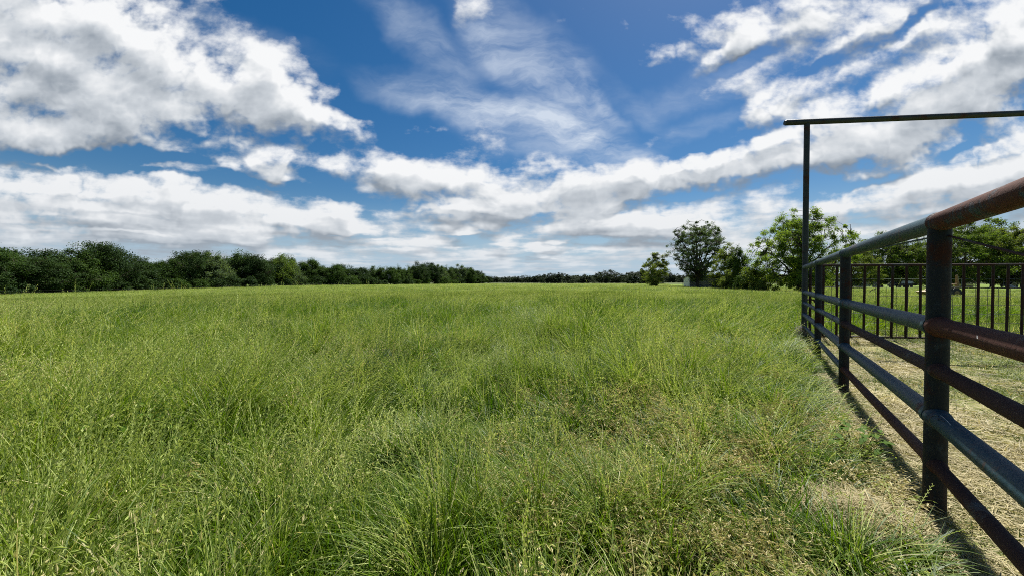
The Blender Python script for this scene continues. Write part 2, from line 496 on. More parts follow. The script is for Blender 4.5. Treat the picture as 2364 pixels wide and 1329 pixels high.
def dirt_mat():
    m, g = new_mat('dry_mown_ground')
    geo = g.n('ShaderNodeNewGeometry'); pos = geo.outputs['Position']
    n1 = g.noise(pos, 0.9, 4, 0.6); n2 = g.noise(pos, 9.0, 5, 0.7); n3 = g.noise(pos, 60.0, 3, 0.7)
    col = g.mix(n2, (.17, .145, .068), (.35, .295, .155))
    col = g.mix(g.smooth(n1, .38, .58), col, (.13, .145, .045))
    sx = g.n('ShaderNodeSeparateXYZ'); g.put(sx.inputs[0], pos)
    away = g.math('SUBTRACT', sx.outputs[0], g.math('ADD', g.math('MULTIPLY', sx.outputs[1], 0.69), 1.05))
    col = g.mix(g.math('MULTIPLY', g.smooth(g.math('ADD', away, g.math('MULTIPLY', n1, 2.0)), 1.6, 3.6), .75), col, (.12, .15, .04))
    col = g.mix(g.smooth(n3, .45, .75, 0, .45), col, (.40, .345, .19))
    return finish(m, g, principled(g, col, 0.95, n3, 0.012, 0.8, spec=0.05))

def build_dirt():
    ys = np.linspace(-6, 9.9, 60)
    V, n = [], 12
    for y in ys:
        x0 = float(fence_x(y)) - 0.16 + 0.05 * math.sin(y * 3.1) + 0.03 * math.sin(y * 7.7)
        for t in np.linspace(0, 1, n):
            x = x0 + (26 - x0) * t
            V.append((x, y, float(terrain(x, y)) + 0.006))
    idx = np.arange(len(ys) * n).reshape(len(ys), n)
    q = np.stack([idx[:-1, :-1], idx[:-1, 1:], idx[1:, 1:], idx[1:, :-1]], -1).reshape(-1, 4)
    tag(link_mesh('yard', make_mesh('yard', V, [q], dirt_mat(), smooth=True)), kind='structure')
build_dirt()

# ------------------------------------------------------------------ pipe fence
PAINT = pipe_mat('teal_pipe_paint', 0.22, seed=1.0)
PAINT2 = pipe_mat('teal_pipe_paint_worn', 0.27, seed=5.0)
RUSTY = pipe_mat('rusty_pipe', 0.92, seed=9.0, rough=0.55, pit=0.45)
RUSTY2 = pipe_mat('rust_brown_pipe', 0.80, paint=((.030, .034, .034), (.06, .062, .058)), rustc=((.022, .010, .008), (.052, .022, .016)), seed=3.0, rough=0.6, pit=0.7)
RUSTPAINT = pipe_mat('half_rusted_pipe', 0.62, seed=14.0)
POSTM = pipe_mat('dark_post_paint', 0.40, paint=((.009, .012, .014), (.019, .023, .026)), rustc=((.024, .010, .007), (.050, .020, .013)), seed=21.0, rough=0.6, spec=0.12)
GATEM = pipe_mat('gate_pipe', 0.72, paint=((.012, .013, .013), (.024, .024, .022)), rustc=((.018, .009, .007), (.036, .016, .012)), seed=31.0, rough=0.55)
HEADM = pipe_mat('header_pipe', 0.35, paint=((.016, .022, .024), (.032, .040, .042)), rustc=((.03, .015, .012), (.055, .026, .018)), seed=41.0, rough=0.5)
WIRE = plain_mat('dull_wire', (.06, .065, .055), (.11, .115, .10), 20, 0.6)

def pipe_fence():
    root = empty('pipe_fence', (P0[0], P0[1], 0))
    tag(root, 'teal painted and rusty five rail steel pipe fence running away beside the meadow', 'fence')
    off = np.array([P0[0], P0[1], 0.0])
    ends = POSTS + [GATE0]
    # height, radius per rail line from the top
    rails = [(1.815, .058), (1.175, .054), (.905, .040), (.610, .053), (.316, .036)]
    mats = [  # per rail line: segments from the camera outwards
        [RUSTPAINT, PAINT2, PAINT, PAINT],
        [RUSTY, PAINT2, PAINT, PAINT],
        [RUSTY2, RUSTY2, PAINT2, PAINT2],
        [PAINT2, PAINT, PAINT, PAINT],
        [RUSTY2, RUSTY, PAINT2, PAINT2]]
    looks = {id(RUSTY): 'red brown rusty rail', id(RUSTY2): 'pitted brown rusty rail', id(RUSTPAINT): 'top rail half gone to orange rust'}
    for i, p in enumerate(POSTS):
        mb = MB(); r = .0525
        zt = 1.80
        z = [-.25, .02, .4, .9, 1.4, zt]
        mb.tube([(p[0] - off[0], p[1] - off[1], h) for h in z], r, 28)
        mb.build('post', POSTM, root)
    for k, (h, r) in enumerate(rails):
        for s in range(4):
            a, b = ends[s], ends[s + 1]
            A = np.array([a[0], a[1], h]) - off; B = np.array([b[0], b[1], h]) - off
            d = (B - A); L = np.linalg.norm(d); d /= L
            mb = MB()
            sag = 0.004 * math.sin(k * 2.1 + s * 1.7)
            if k == 0:
                # continuous top rail: butt-welded segments with a bead at the joint
                ts = [0, .012, .02, .25 * L, .5 * L, .75 * L, L - .02, L - .012, L - 0.002]
                if s == 3: ts[-1] = L - 0.03
                rr = [r + .006, r + .006, r, r, r, r, r, r + .006, r + .006]
            else:
                g0 = .0525
                ts = [.01, g0 + .004, g0 + .016, g0 + .022, .3 * L, .5 * L, .7 * L, L - g0 - .022, L - g0 - .016, L - g0 - .004, L - .01]
                rr = [r + .009, r + .010, r + .005, r, r, r, r, r, r + .005, r + .010, r + .009]
            pts = [A + d * t + np.array([0, 0, sag * math.sin(math.pi * t / L)]) for t in ts]
            mb.tube(pts, rr, 28)
            o = mb.build('rail', mats[k][s], root)
            if id(mats[k][s]) in looks: o['label'] = looks[id(mats[k][s])]
    # diagonal brace rod from the near post down to the next one
    mb = MB()
    A = np.array([P0[0] + .03, P0[1] - .01, 1.735]) - off; B = np.array([0.97, -0.14, 1.20]) - off
    pts = [A + (B - A) * t - np.array([0, 0, .02 * math.sin(math.pi * t)]) for t in np.linspace(0, 1, 9)]
    mb.tube(pts, .0062, 8)
    mb.build('brace_rod', RUSTY2, root)
    mb = MB()
    A = np.array([P0[0] + .02, P0[1] + .03, 1.733]) - off; B = np.array([POSTS[2][0], POSTS[2][1], 1.79]) - off
    mb.tube([A + (B - A) * t for t in np.linspace(0, 1, 5)], .006, 8)
    mb.build('brace_rod', PAINT2, root)
    # scrawled dark marks and a pale scratch on the thick lower rail, a white chip on the rusty one
    def on_rail(h, r, t, phi):      # a point on the near rail: t metres from the post, phi round from the top towards the meadow
        a = np.array([P0[0], P0[1], h]); b = np.array([POSTS[0][0], POSTS[0][1], h]); d = (b - a) / np.linalg.norm(b - a)
        n = np.array([d[1], -d[0], 0]); n = -n if n[0] > 0 else n
        return a + d * t + (n * math.sin(phi) + np.array([0, 0, 1]) * math.cos(phi)) * r - off
    ink = plain_mat('dark_marker', (.006, .008, .012), (.012, .014, .018), 20, .7)
    chip = plain_mat('white_chip', (.25, .25, .24), (.4, .4, .38), 30, .7)
    marks = [[(.115, 1.15), (.125, .85), (.145, .62), (.165, .60)], [(.185, .80), (.20, .62), (.21, .60)], [(.205, .95), (.20, .80), (.225, .72), (.26, .62)]]
    for m in marks:
        mb = MB(); mb.tube([on_rail(.610, .0545, t, p) for t, p in m], .0022, 5); mb.build('mark', ink, root)
    mb = MB(); mb.tube([on_rail(.610, .0535, t, p) for t, p in ((.15, .35), (.22, .36), (.28, .42), (.33, .50))], .0016, 5); mb.build('scratch', chip, root)
    mb = MB(); mb.tube([on_rail(1.175, .0545, t, p) for t, p in ((.70, 1.10), (.712, 1.25), (.722, 1.42))], [.0008, .0024, .002], 6); mb.build('paint_chip', chip, root)
pipe_fence()

def gate():
    # tall frame
    root = empty('gate_frame', (GATE0[0], GATE0[1], 0))
    tag(root, 'tall dark steel pipe frame with a long overhead crossbeam above the gate', 'gate frame')
    W = 6.1
    top = 5.44
    for t in (0, W):
        mb = MB()
        mb.tube([(GATE_D[0] * t, GATE_D[1] * t, z) for z in (-.3, .5, 1.5, 2.5, 3.5, 4.5, top - .03)], .0625, 24)
        mb.build('post', HEADM, root)
    mb = MB()
    mb.tube([(GATE_D[0] * t, GATE_D[1] * t, top + .03) for t in (-.53, -.50, 0, 2, 4, W, W + .5)], [.055, .068, .068, .068, .068, .068, .068], 24)
    mb.build('crossbeam', HEADM, root)
    # swing gate of upright bars
    g0 = GATE0 + GATE_D * 0.13
    root = empty('bar_gate', (g0[0], g0[1], 0))
    tag(root, 'rusty steel gate of upright bars backed with wire mesh under the overhead beam', 'gate')
    L = W - 0.26
    lo, hi = 0.07, 1.86
    def at(t, z): return (GATE_D[0] * t, GATE_D[1] * t, z)
    for t in (0.0, L):
        mb = MB(); mb.tube([at(t, lo - .03), at(t, 1.0), at(t, hi)], .030, 14); mb.build('stile', GATEM, root)
    mb = MB(); mb.tube([at(0, hi), at(L * .5, hi), at(L, hi)], .030, 14); mb.build('top_rail', GATEM, root)
    mb = MB(); mb.tube([at(0, lo), at(L * .5, lo - .005), at(L, lo)], .027, 14); mb.build('bottom_rail', GATEM, root)
    n = int(L / .318)
    for i in range(1, n + 1):
        t = i * .318 - .01
        if t > L - .1: break
        mb = MB(); j = rng.normal(0, .006)
        mb.tube([at(t + j, lo + .02), at(t, 1.0), at(t - j, hi - .015)], .026, 12); mb.build('bar', GATEM, root)
    # cattle panel wired to the far side
    mb = MB(); nrm = np.array([-GATE_D[1], GATE_D[0], 0]) * 0.035
    for i in range(int(L / .25) + 1):
        t = .04 + i * .25
        mb.tube([np.array(at(t, -.02)) + nrm, np.array(at(t + rng.normal(0, .01), 1.32)) + nrm], .0048, 5, False)
    for k in range(7):
        z = .02 + k * .215
        mb.tube([np.array(at(t, z + .006 * math.sin(t * 2.3 + k))) + nrm for t in np.linspace(0, L, 9)], .0048, 5, False)
    mb.build('wire_mesh', WIRE, root)
    mb = MB()
    mb.tube([at(-.10, 1.00), at(.02, 1.00), at(.10, .985)], .018, 10); mb.tube([at(.10, .985), at(.12, .93)], [.03, .02], 10)
    mb.build('latch', GATEM, root)
    mb = MB(); t = .318 * 5
    mb.tube([at(t, 1.30), at(t - .14, 1.25), at(t - .22, 1.20)], .008, 6); mb.build('wire_tail', GATEM, root)
gate()
#==VEG==
# ------------------------------------------------------------------ trees
BARK = bark_mat('bark', (.030, .024, .018), (.085, .068, .052))
BARKG = bark_mat('bark_grey', (.07, .062, .052), (.16, .145, .125))
L_DARK = leaf_mat('leaves_dark', (.016, .036, .010), (.042, .076, .018), .28, scale=.5, spec=.1, rough=.75)
L_MID = leaf_mat('leaves_mid', (.030, .064, .012), (.070, .115, .024), .34, scale=.5, spec=.1, rough=.75)
L_LIGHT = leaf_mat('leaves_light', (.075, .125, .020), (.145, .195, .042), .42, scale=.5, spec=.1, rough=.75)
L_GREY = leaf_mat('leaves_grey_green', (.060, .098, .044), (.12, .165, .074), .42, scale=.5, spec=.1, rough=.75)
L_PECAN = leaf_mat('leaves_pecan', (.11, .18, .024), (.23, .30, .06), .52, scale=.6, spec=.1, rough=.75)
L_OLIVE = leaf_mat('leaves_olive', (.09, .13, .026), (.18, .215, .055), .46, scale=.6, spec=.1, rough=.75)
L_FAR = leaf_mat('leaves_far', (.022, .036, .020), (.044, .062, .030), .2, scale=.1, spec=.1, rough=.75)

def leaf_quads(P, N, size, r, elong=1.6):
    """one small pointed quad per leaf at P facing N"""
    n = len(P)
    a = r.normal(size=(n, 3)); a -= (a * N).sum(1)[:, None] * N
    a /= np.linalg.norm(a, axis=1)[:, None] + 1e-9
    b = np.cross(N, a)
    s = (size * r.uniform(.6, 1.35, n))[:, None]
    l = s * elong * .5; w = s * .5
    V = np.stack([P - a * l, P + b * w - a * l * .1, P + a * l, P - b * w - a * l * .1], 1).reshape(-1, 3)
    q = np.arange(n * 4).reshape(n, 4)
    return V, q

def unit(v): return v / (np.linalg.norm(v, axis=-1, keepdims=True) + 1e-9)

def tree_meshes(name, seed, H, W, base=.12, prof='round', clumps=120, leaves=5000, lsize=.22, cr=.65, trunk_r=None, limbs=7, bark=None, leaf=None,
                gap=.0, trunk_h=None, droop=.0, shell=.5, lump=.35, stems=1, stretch=1.0):
    r = np.random.default_rng(seed)
    trunk_r = trunk_r or H * .022
    zb = H * base
    trunk_h = trunk_h if trunk_h is not None else max(H * .18, zb * .8)
    # clump centres inside the crown's envelope
    ph = r.uniform(0, 6.28, 8)
    def radius(az, w):   # w 0..1 up the crown
        p = {'round': np.sqrt(np.clip(1 - (2 * w - .92) ** 2 / 1.18, 0, 1)),
             'vase': np.clip(.50 + 1.1 * w, 0, 1) * np.sqrt(np.clip(1 - ((w - .52) / .56) ** 2, 0.0, 1)) if True else 0,
             'column': np.clip(np.minimum(1.0, .75 + w) * np.sqrt(np.clip(1 - w ** 2.2, 0, 1)), 0, 1),
             'wide': np.sqrt(np.clip(1 - (2 * w - .8) ** 2 / 1.5, 0, 1)),
             'bank': np.sqrt(np.clip(1 - w ** 2.0, 0, 1))}[prof]
        lp = 1 + lump * (np.sin(2 * az + ph[0] + 2 * w) * .4 + np.sin(3 * az + ph[1] - 5 * w) * .35 + np.sin(5 * az + ph[2] + 9 * w) * .3)
        return p * lp * W / 2
    az = r.uniform(0, 2 * np.pi, clumps * 3); w = r.uniform(0.0, 1.0, clumps * 3) ** .9
    rr = radius(az, w)
    ok = (r.uniform(size=len(rr)) * W / 2 * .9 < rr + .12 * W)
    az, w, rr = az[ok][:clumps], w[ok][:clumps], rr[ok][:clumps]
    top = 1 + lump * .22 * (np.sin(2 * az + ph[3]) + np.sin(3 * az + ph[4]))
    f = r.uniform(0, 1, len(rr)) ** shell
    cen = np.stack([np.cos(az) * rr * f, np.sin(az) * rr * f, zb + (H - zb) * w * np.where(w > .6, 1 + (top - 1) * (w - .6) / .4, 1)], 1)
    cen[:, 2] = np.maximum(cen[:, 2], .25)
    K = len(cen)
    # limbs
    mb = MB()
    trunks = []
    for s in range(stems):
        o = np.array([0, 0, 0.]) if stems == 1 else np.append(r.normal(0, W * .10, 2), 0)
        lean = np.append(r.normal(0, .05 * H, 2), 0)
        ths = trunk_h * r.uniform(.85, 1.15)
        tp = [o + lean * (t ** 2) * .3 + np.array([0, 0, -.3 + (ths + .3) * t]) for t in np.linspace(0, 1, 5)]
        tr = trunk_r * (1 if stems == 1 else .6)
        mb.tube(tp, [tr * 1.5, tr * 1.12, tr, tr * .95, tr * .9], 9)
        trunks.append((tp[-1], tr))
    pick = [int(r.integers(K))]
    for _ in range(min(limbs * stems, K) - 1):     # spread limb targets
        d = np.min(np.stack([np.linalg.norm(cen - cen[p], axis=1) for p in pick]), 0)
        pick.append(int(np.argmax(d * r.uniform(.7, 1, K))))
    LP = []
    for i, p in enumerate(pick):
        s0, tr = trunks[i % stems]
        e = cen[p]
        up = np.linalg.norm(e - s0)
        c = s0 + (e - s0) * .45 + np.array([0, 0, up * .16])
        ts = np.linspace(0, 1, 8)[:, None]
        pts = (1 - ts) ** 2 * (s0 - np.array([0, 0, .25 * tr])) + 2 * ts * (1 - ts) * c + ts ** 2 * e
        pts[1:-1] += r.normal(0, .012 * H, (6, 3))
        mb.tube(pts, np.linspace(tr * .58, tr * .10, 8), 6, False)
        LP.append(pts)
    allp = np.concatenate(LP)
    for k in range(K):
        d = np.linalg.norm(allp - cen[k], axis=1) + (allp[:, 2] > cen[k][2]) * .5
        a = allp[int(np.argmin(d))]
        b = cen[k]
        m = (a + b) / 2 + np.array([0, 0, .10 * np.linalg.norm(b - a)]) + r.normal(0, .02 * W, 3)
        mb.tube([a, m, b], [trunk_r * .17, trunk_r * .11, trunk_r * .05], 4, False)
        for _ in range(3):
            e = b + r.normal(0, cr * .55, 3)
            mb.tube([b, (b + e) / 2 + [0, 0, cr * .08], e], [trunk_r * .06, trunk_r * .045, trunk_r * .02], 3, False)
    trunk = mb.mesh(name + '_trunk', bark or BARK)
    # leaves
    cnt = r.multinomial(leaves, r.dirichlet(np.full(K, 3.0)))
    which = np.repeat(np.arange(K), cnt)
    d = np.clip(r.normal(size=(leaves, 3)) * .48, -.98, .98) * np.array([1, 1, .80 * stretch]) * cr
    sc = r.uniform(.65, 1.3, K)[which][:, None]
    P = cen[which] + d * sc
    P[:, 2] -= droop * np.hypot(P[:, 0], P[:, 1])
    if gap > 0:       # let the sky through: drop leaves in noise holes
        h = np.sin(P[:, 0] * 2.1 + ph[5]) * np.sin(P[:, 1] * 2.3 + ph[6]) * np.sin(P[:, 2] * 2.7 + ph[7])
        P = P[h < 1 - gap * 2 * r.uniform(.5, 1, len(P))]
    P[:, 2] = np.maximum(P[:, 2], .08)
    N = unit(unit(P - np.array([0, 0, zb + (H - zb) * .35])) * .6 + np.array([0, 0, .35]) + r.normal(0, .75, (len(P), 3)))
    V, q = leaf_quads(P, N, lsize, r)
    crown = make_mesh(name + '_crown', V, [q], leaf or L_MID)
    return trunk, crown

def place_tree(name, meshes, x, y, rz, sc, label, cat='tree', group=None, sink=0.0):
    e = empty(name, (x, y, float(terrain(x, y)) - sink), rz)
    e.scale = sc if isinstance(sc, tuple) else (sc, sc, sc)
    tag(e, label, cat, group)
    link_mesh('trunk', meshes[0], e)
    link_mesh('crown', meshes[1], e)
    return e

def build_trees():
    r = np.random.default_rng(11)
    # --- left tree line: prototypes are about 9 m tall
    protos = []
    spec = [('round', L_DARK, 9.0, 8.0, .10), ('wide', L_MID, 8.6, 9.0, .08), ('round', L_MID, 9.2, 7.5, .14), ('wide', L_DARK, 8.8, 8.6, .06),
            ('vase', L_DARK, 9.4, 8.4, .10), ('round', L_LIGHT, 8.6, 8.0, .10), ('bank', L_GREY, 8.8, 8.4, .04)]
    for i, (pf, lf, H, W, b) in enumerate(spec):
        protos.append((tree_meshes('wood_tree', 100 + i, H, W, b, pf, 120, 17000, .17, 1.0, leaf=lf, limbs=7, lump=.6, shell=.42, stretch=1.25), H))
    px_k = [-420, -220, 0, 300, 600, 900, 1110]
    y_k = [36, 48, 63, 84, 114, 166, 232]
    tx = [-420, 0, 60, 150, 190, 235, 290, 330, 415, 480, 530, 570, 610, 650, 690, 720, 760, 820, 860, 900, 970, 1040, 1080, 1105, 1118]
    ty = [560, 566, 566, 573, 575, 560, 586, 590, 580, 590, 592, 586, 600, 594, 604, 600, 612, 609, 617, 616, 609, 614, 617, 626, 634]
    named = {235: ('tallest dark tree poking above the left tree line, near the left edge', 0),
             570: ('dark tree with a rounded top standing above its neighbours midway along the left tree line', 4),
             720: ('small dark peaked tree in the left tree line just past the pale green one', 2),
             650: ('pale yellow green tree low in the left tree line', 5),
             970: ('dense dark tree rising near the far end of the left tree line', 3)}
    px = -400.0
    done = set()
    k = 0
    while px < 1116:
        y = float(np.interp(px, px_k, y_k)) * (1 + r.normal(0, .02))
        key = next((p for p in named if abs(p - px) < 9 and p not in done), None)
        if key is not None: px = key
        x = float(gx(px, y))
        g = float(terrain(x, y))
        top = float(gz(np.interp(px, tx, ty), y)) - g
        if key is None: top *= r.uniform(.78, 1.04) * (.93 if px < 420 else 1)
        if key is not None:
            lab, pi = named[key]; done.add(key); grp = None
        else:
            pi = int(r.choice([0, 1, 2, 3, 4, 6, 5], p=[.17, .19, .17, .16, .1, .11, .10])); lab = 'dark green tree in the dense tree line along the left side of the meadow'; grp = 'trees along the left edge'
        s = top / (protos[pi][1] * 1.05)
        wd = r.uniform(.95, 1.2) * max(s, .85)
        place_tree('broadleaf_tree', protos[pi][0], x, y, r.uniform(0, 6.28), (wd, wd, s), lab, 'tree', grp)
        # a second rank behind
        if k % 2 == 0:
            y2 = y * 1.10 + 4; x2 = float(gx(px + 14, y2)); s2 = s * r.uniform(.95, 1.12)
            pi = int(r.integers(0, 5))
            place_tree('broadleaf_tree', protos[pi][0], x2, y2, r.uniform(0, 6.28), (s2 * 1.2, s2 * 1.2, s2), 'dark green tree in the dense tree line along the left side of the meadow', 'tree', 'trees along the left edge')
        # undergrowth in front closes the skirts
        px += 3.3 / y * F * r.uniform(.85, 1.25)
        k += 1
    bush = [tree_meshes('edge_bush', 150 + i, 2.6, 4.2, .02, 'bank', 45, 4000, .14, .55, leaf=[L_DARK, L_MID, L_DARK][i], limbs=5, trunk_r=.05, trunk_h=.3, lump=.5) for i in range(3)]
    px = -300.0
    while px < 1100:
        y = float(np.interp(px, px_k, y_k)) * .955
        x = float(gx(px, y)); s = r.uniform(.6, 1.25) * (1 + .3 * (px > 500))
        place_tree('bush', bush[int(r.integers(3))], x, y, r.uniform(0, 6.28), (s * 1.15, s * 1.15, s), 'dark bush at the foot of the tree line along the left side of the meadow', 'bush', 'bushes under the left trees')
        px += 4.4 / y * F * r.uniform(.8, 1.3)
    # --- far tree line across the back
    fp = [tree_meshes('far_tree', 180 + i, 10.0, 13.0, .03, ['round', 'wide', 'bank', 'round'][i], 70, 4500, .42, 1.25, leaf=L_FAR, limbs=5, lump=.5) for i in range(4)]
    fx = [1090, 1130, 1200, 1250, 1290, 1330, 1370, 1410, 1440, 1475, 1500, 1560, 1700, 1900, 2500]
    fy = [641, 640, 638, 637, 631, 638, 635, 627, 636, 623, 624, 636, 634, 632, 630]
    px = 1085.0
    while px < 2450:
        y = 350 + 60 * math.sin(px * .013) + r.normal(0, 12)
        if px > 1460 and px < 1530: y = 215 + r.normal(0, 5)
        x = float(gx(px, y))
        top = float(gz(np.interp(px, fx, fy), y)) - float(terrain(x, y))
        s = max(top / 10.2, .42) * r.uniform(.86, 1.12)
        place_tree('distant_tree', fp[int(r.integers(4))], x, y, r.uniform(0, 6.28), (max(s, .75) * 1.25, max(s, .75) * 1.25, s), 'dark tree in the distant tree line closing the far side of the meadow', 'tree', 'trees along the far side')
        px += (4.4 if px < 1800 else 9) / y * F * r.uniform(.8, 1.3)
    # an even farther wood, one low dark mass
    V, Q = [], []
    n = 0
    for pxx in np.arange(900, 1700, 2.2):
        y = 720 + r.normal(0, 25); x = gx(pxx, y); h = r.uniform(6, 10.5) + 3 * math.sin(pxx * .02)
        k = 60
        P = np.stack([x + r.normal(0, 4.5, k), y + r.normal(0, 5, k), h * r.uniform(0, 1, k) ** .8], 1)
        N = unit(r.normal(size=(k, 3)) + [0, 0, .5])
        v, q = leaf_quads(P, N, 2.0, r); V.append(v); Q.append(q + n); n += len(v)
    o = link_mesh('far_woods', make_mesh('far_woods', np.concatenate(V), [np.concatenate(Q)], L_FAR))
    tag(o, 'hazy low line of woods on the horizon', 'woods', kind='stuff')

    # --- trees on the right
    y = 78.0
    t = tree_meshes('young_tree', 201, 6.4, 5.6, .07, 'round', 150, 17000, .125, .48, leaf=L_OLIVE, trunk_r=.11, trunk_h=1.4, limbs=7, lump=.55, shell=.5, gap=.15)
    place_tree('young_tree', t, float(gx(1514, y)), y, .6, 1.0, 'small round young tree standing alone left of the white shed', 'tree')
    t = tree_meshes('elm_tree', 202, 12.9, 12.0, .10, 'vase', 560, 38000, .125, .46, leaf=L_GREY, trunk_r=.36, trunk_h=2.3, limbs=17, lump=.32, shell=.5, gap=.10)
    place_tree('elm_tree', t, float(gx(1610, 75)), 75, 1.9, .96, 'tall vase shaped grey green tree with many upright limbs in front of the shed', 'tree')
    t = tree_meshes('shade_tree', 203, 6.9, 5.4, .05, 'round', 150, 15000, .12, .48, leaf=L_OLIVE, trunk_r=.09, trunk_h=.8, limbs=8, lump=.4, shell=.5, stems=3)
    place_tree('shade_tree', t, float(gx(1678, 64)), 64, .3, (1, 1, 1), 'pale olive green bushy tree just right of the shed', 'tree')
    t = tree_meshes('upright_tree', 204, 6.2, 3.4, .02, 'round', 130, 13000, .11, .36, leaf=L_MID, trunk_r=.08, trunk_h=.8, limbs=5, lump=.7, stretch=1.9, stems=3)
    place_tree('upright_tree', t, float(gx(1706, 60)), 60, .0, 1.0, 'narrow upright dark green tree between the olive bush and the big leafy tree', 'tree')
    # leafless tree behind
    mb = MB(); rr = np.random.default_rng(5)
    def grow(p, d, L, rad, lev):
        e = p + d * L
        m = p + d * L * .5 + rr.normal(0, L * .05, 3)
        mb.tube([p, m, e], [rad, rad * .8, rad * .6], 5, False)
        if lev == 0: return
        for _ in range(3 if lev > 1 else 4):
            nd = unit(d + rr.normal(0, .48, 3) + np.array([0, 0, .12]))
            grow(p + (e - p) * rr.uniform(.55, 1), nd, L * rr.uniform(.55, .8), rad * .55, lev - 1)
    for (pxx, yy, L, nm, lab, d0) in ((1680, 88, 4.6, 'bare_tree', 'leafless branching tree behind the olive green tree', (.18, 0, 1)), (2345, 92, 5.6, 'bare_tree', 'leafless grey tree rising at the right edge behind the fences', (.05, 0, 1))):
        mb = MB(); x = float(gx(pxx, yy))
        grow(np.array([0, 0, -.3]), unit(np.array(d0, float)), L, .13, 5)
        e = empty(nm, (x, yy, float(terrain(x, yy)))); tag(e, lab, 'tree')
        mb.build('trunk', BARKG, e)
    # big leafy tree left of the tall gate post
    t = tree_meshes('pecan_tree', 205, 11.3, 13.0, .05, 'wide', 560, 76000, .12, .56, leaf=L_PECAN, trunk_r=.27, trunk_h=2.0, limbs=15, lump=.42, shell=.55, gap=.16)
    place_tree('pecan_tree', t, float(gx(1846, 53)), 53, 2.2, (.84, .84, .93), 'big spreading tree with clustered bright leaves behind the tall gate post', 'tree')
    # shrubs at the end of the meadow
    sb = [tree_meshes('shrub', 220 + i, 2.6, 3.2, .02, 'bank', 60, 6000, .10, .42, leaf=[L_OLIVE, L_MID, L_OLIVE][i], trunk_r=.035, trunk_h=.35, limbs=6, lump=.5, stems=3) for i in range(3)]
    for (pxx, yy, s, i, lab) in ((1664, 70, .75, 1, 'dark shrub against the right end of the white shed'), (1686, 59, 1.05, 0, 'leafy olive shrub under the pale olive tree'),
                                 (1718, 56, .95, 1, 'dark stemmy shrub below the narrow upright tree'), (1745, 54, 1.3, 2, 'largest bright olive shrub at the left skirt of the big leafy tree'),
                                 (1762, 52.5, .55, 0, 'lowest shrub at the end of the row beside the meadow')):
        place_tree('shrub', sb[i], float(gx(pxx, yy)), yy, r.uniform(0, 6), s, lab, 'shrub')
    # trees behind the far paddock
    rt = [tree_meshes('paddock_tree', 240 + i, 13.0, 14.0, .06, ['wide', 'round', 'wide'][i], 260, 40000, .165, .80, leaf=[L_OLIVE, L_LIGHT, L_LIGHT][i], limbs=11, lump=.5, shell=.5, gap=.10) for i in range(3)]
    for (pxx, yy, s, i, rz, lab) in ((1965, 88, .74, 0, .2, 'dark tree immediately right of the big leafy tree, behind the gate'), (2035, 97, .98, 1, 1.1, 'rounded tree seen between the first two fence posts and the gate top'),
                                 (2095, 92, .86, 2, 2.0, 'bright green tree over the middle of the bar gate'), (2150, 100, .92, 0, 3.0, 'dark tree mostly hidden by the nearest fence post'),
                                 (2225, 88, 1.10, 1, .7, 'tall green tree just right of the nearest fence post'), (2290, 93, 1.16, 2, 4.0, 'tallest leafy tree at the right, under the top rail'),
                                 (2360, 86, 1.02, 0, 5.0, 'dark leafy tree at the right edge of the view'), (2450, 90, 1.05, 1, 2.5, None), (2560, 92, 1.0, 2, 1.5, None)):
        place_tree('shade_tree', rt[i], float(gx(pxx, yy)), yy, rz, (s, s, s), lab or 'broad tree beyond the right end of the paddock fence', 'tree', None if lab else 'trees past the right edge')
build_trees()

# ------------------------------------------------------------------ far fences, shed and yard clutter
STEEL = plain_mat('weathered_steel', (.20, .21, .21), (.34, .35, .35), 8, .5, metallic=.3)
DARKST = plain_mat('dark_steel', (.03, .03, .03), (.06, .055, .05), 8, .7)
WHITE = plain_mat('white_tin', (.66, .69, .70), (.82, .83, .83), 2.0, .55, (1, 1, 4))
TIN = plain_mat('grey_tin', (.16, .175, .18), (.26, .275, .28), 2.0, .5, (1, 1, 3))
WOOD = plain_mat('grey_boards', (.12, .10, .08), (.26, .22, .17), 6, .85, (1, 8, 8))
TAN = plain_mat('tan_sheet', (.30, .24, .17), (.42, .35, .26), 3, .7)
YELLOW = plain_mat('faded_yellow_paint', (.17, .10, .025), (.25, .16, .05), 3, .6)
BLUE = plain_mat('blue_car_paint', (.035, .07, .12), (.05, .10, .16), 2, .35)
GREYCAR = plain_mat('grey_car_paint', (.10, .11, .12), (.15, .16, .17), 2, .35)
BLACK = plain_mat('black_rubber', (.012, .012, .012), (.03, .03, .03), 5, .8)
GLASS = plain_mat('dark_glass', (.02, .025, .03), (.04, .05, .055), 2, .12)
WHITEP = plain_mat('white_plastic', (.62, .63, .62), (.75, .75, .74), 3, .5)

def wire_fence(name, a, b, n, label, h=1.15, strands=4, rail=False, mat=DARKST, r=.03, mesh=False, cat='fence'):
    a = np.array(a, float); b = np.array(b, float)
    root = empty(name, (a[0], a[1], float(terrain(a[0], a[1])))); z0 = root.location.z
    tag(root, label, cat)
    P = [a + (b - a) * t for t in np.linspace(0, 1, n)]
    G = [np.array([p[0] - a[0], p[1] - a[1], float(terrain(p[0], p[1])) - z0]) for p in P]
    for p in G:
        mb = MB(); mb.tube([p - [0, 0, .3], p + [0, 0, h * .5], p + [0, 0, h]], r, 6); mb.build('post', mat, root)
    if rail:
        mb = MB(); mb.tube([p + [0, 0, h] for p in G], .045, 6); mb.build('top_rail', STEEL, root)
    mb = MB()
    for s in range(strands):
        mb.tube([p + [0, 0, h * (s + .7) / strands] for p in G], .004, 4, False)
    mb.build('wire', DARKST, root)

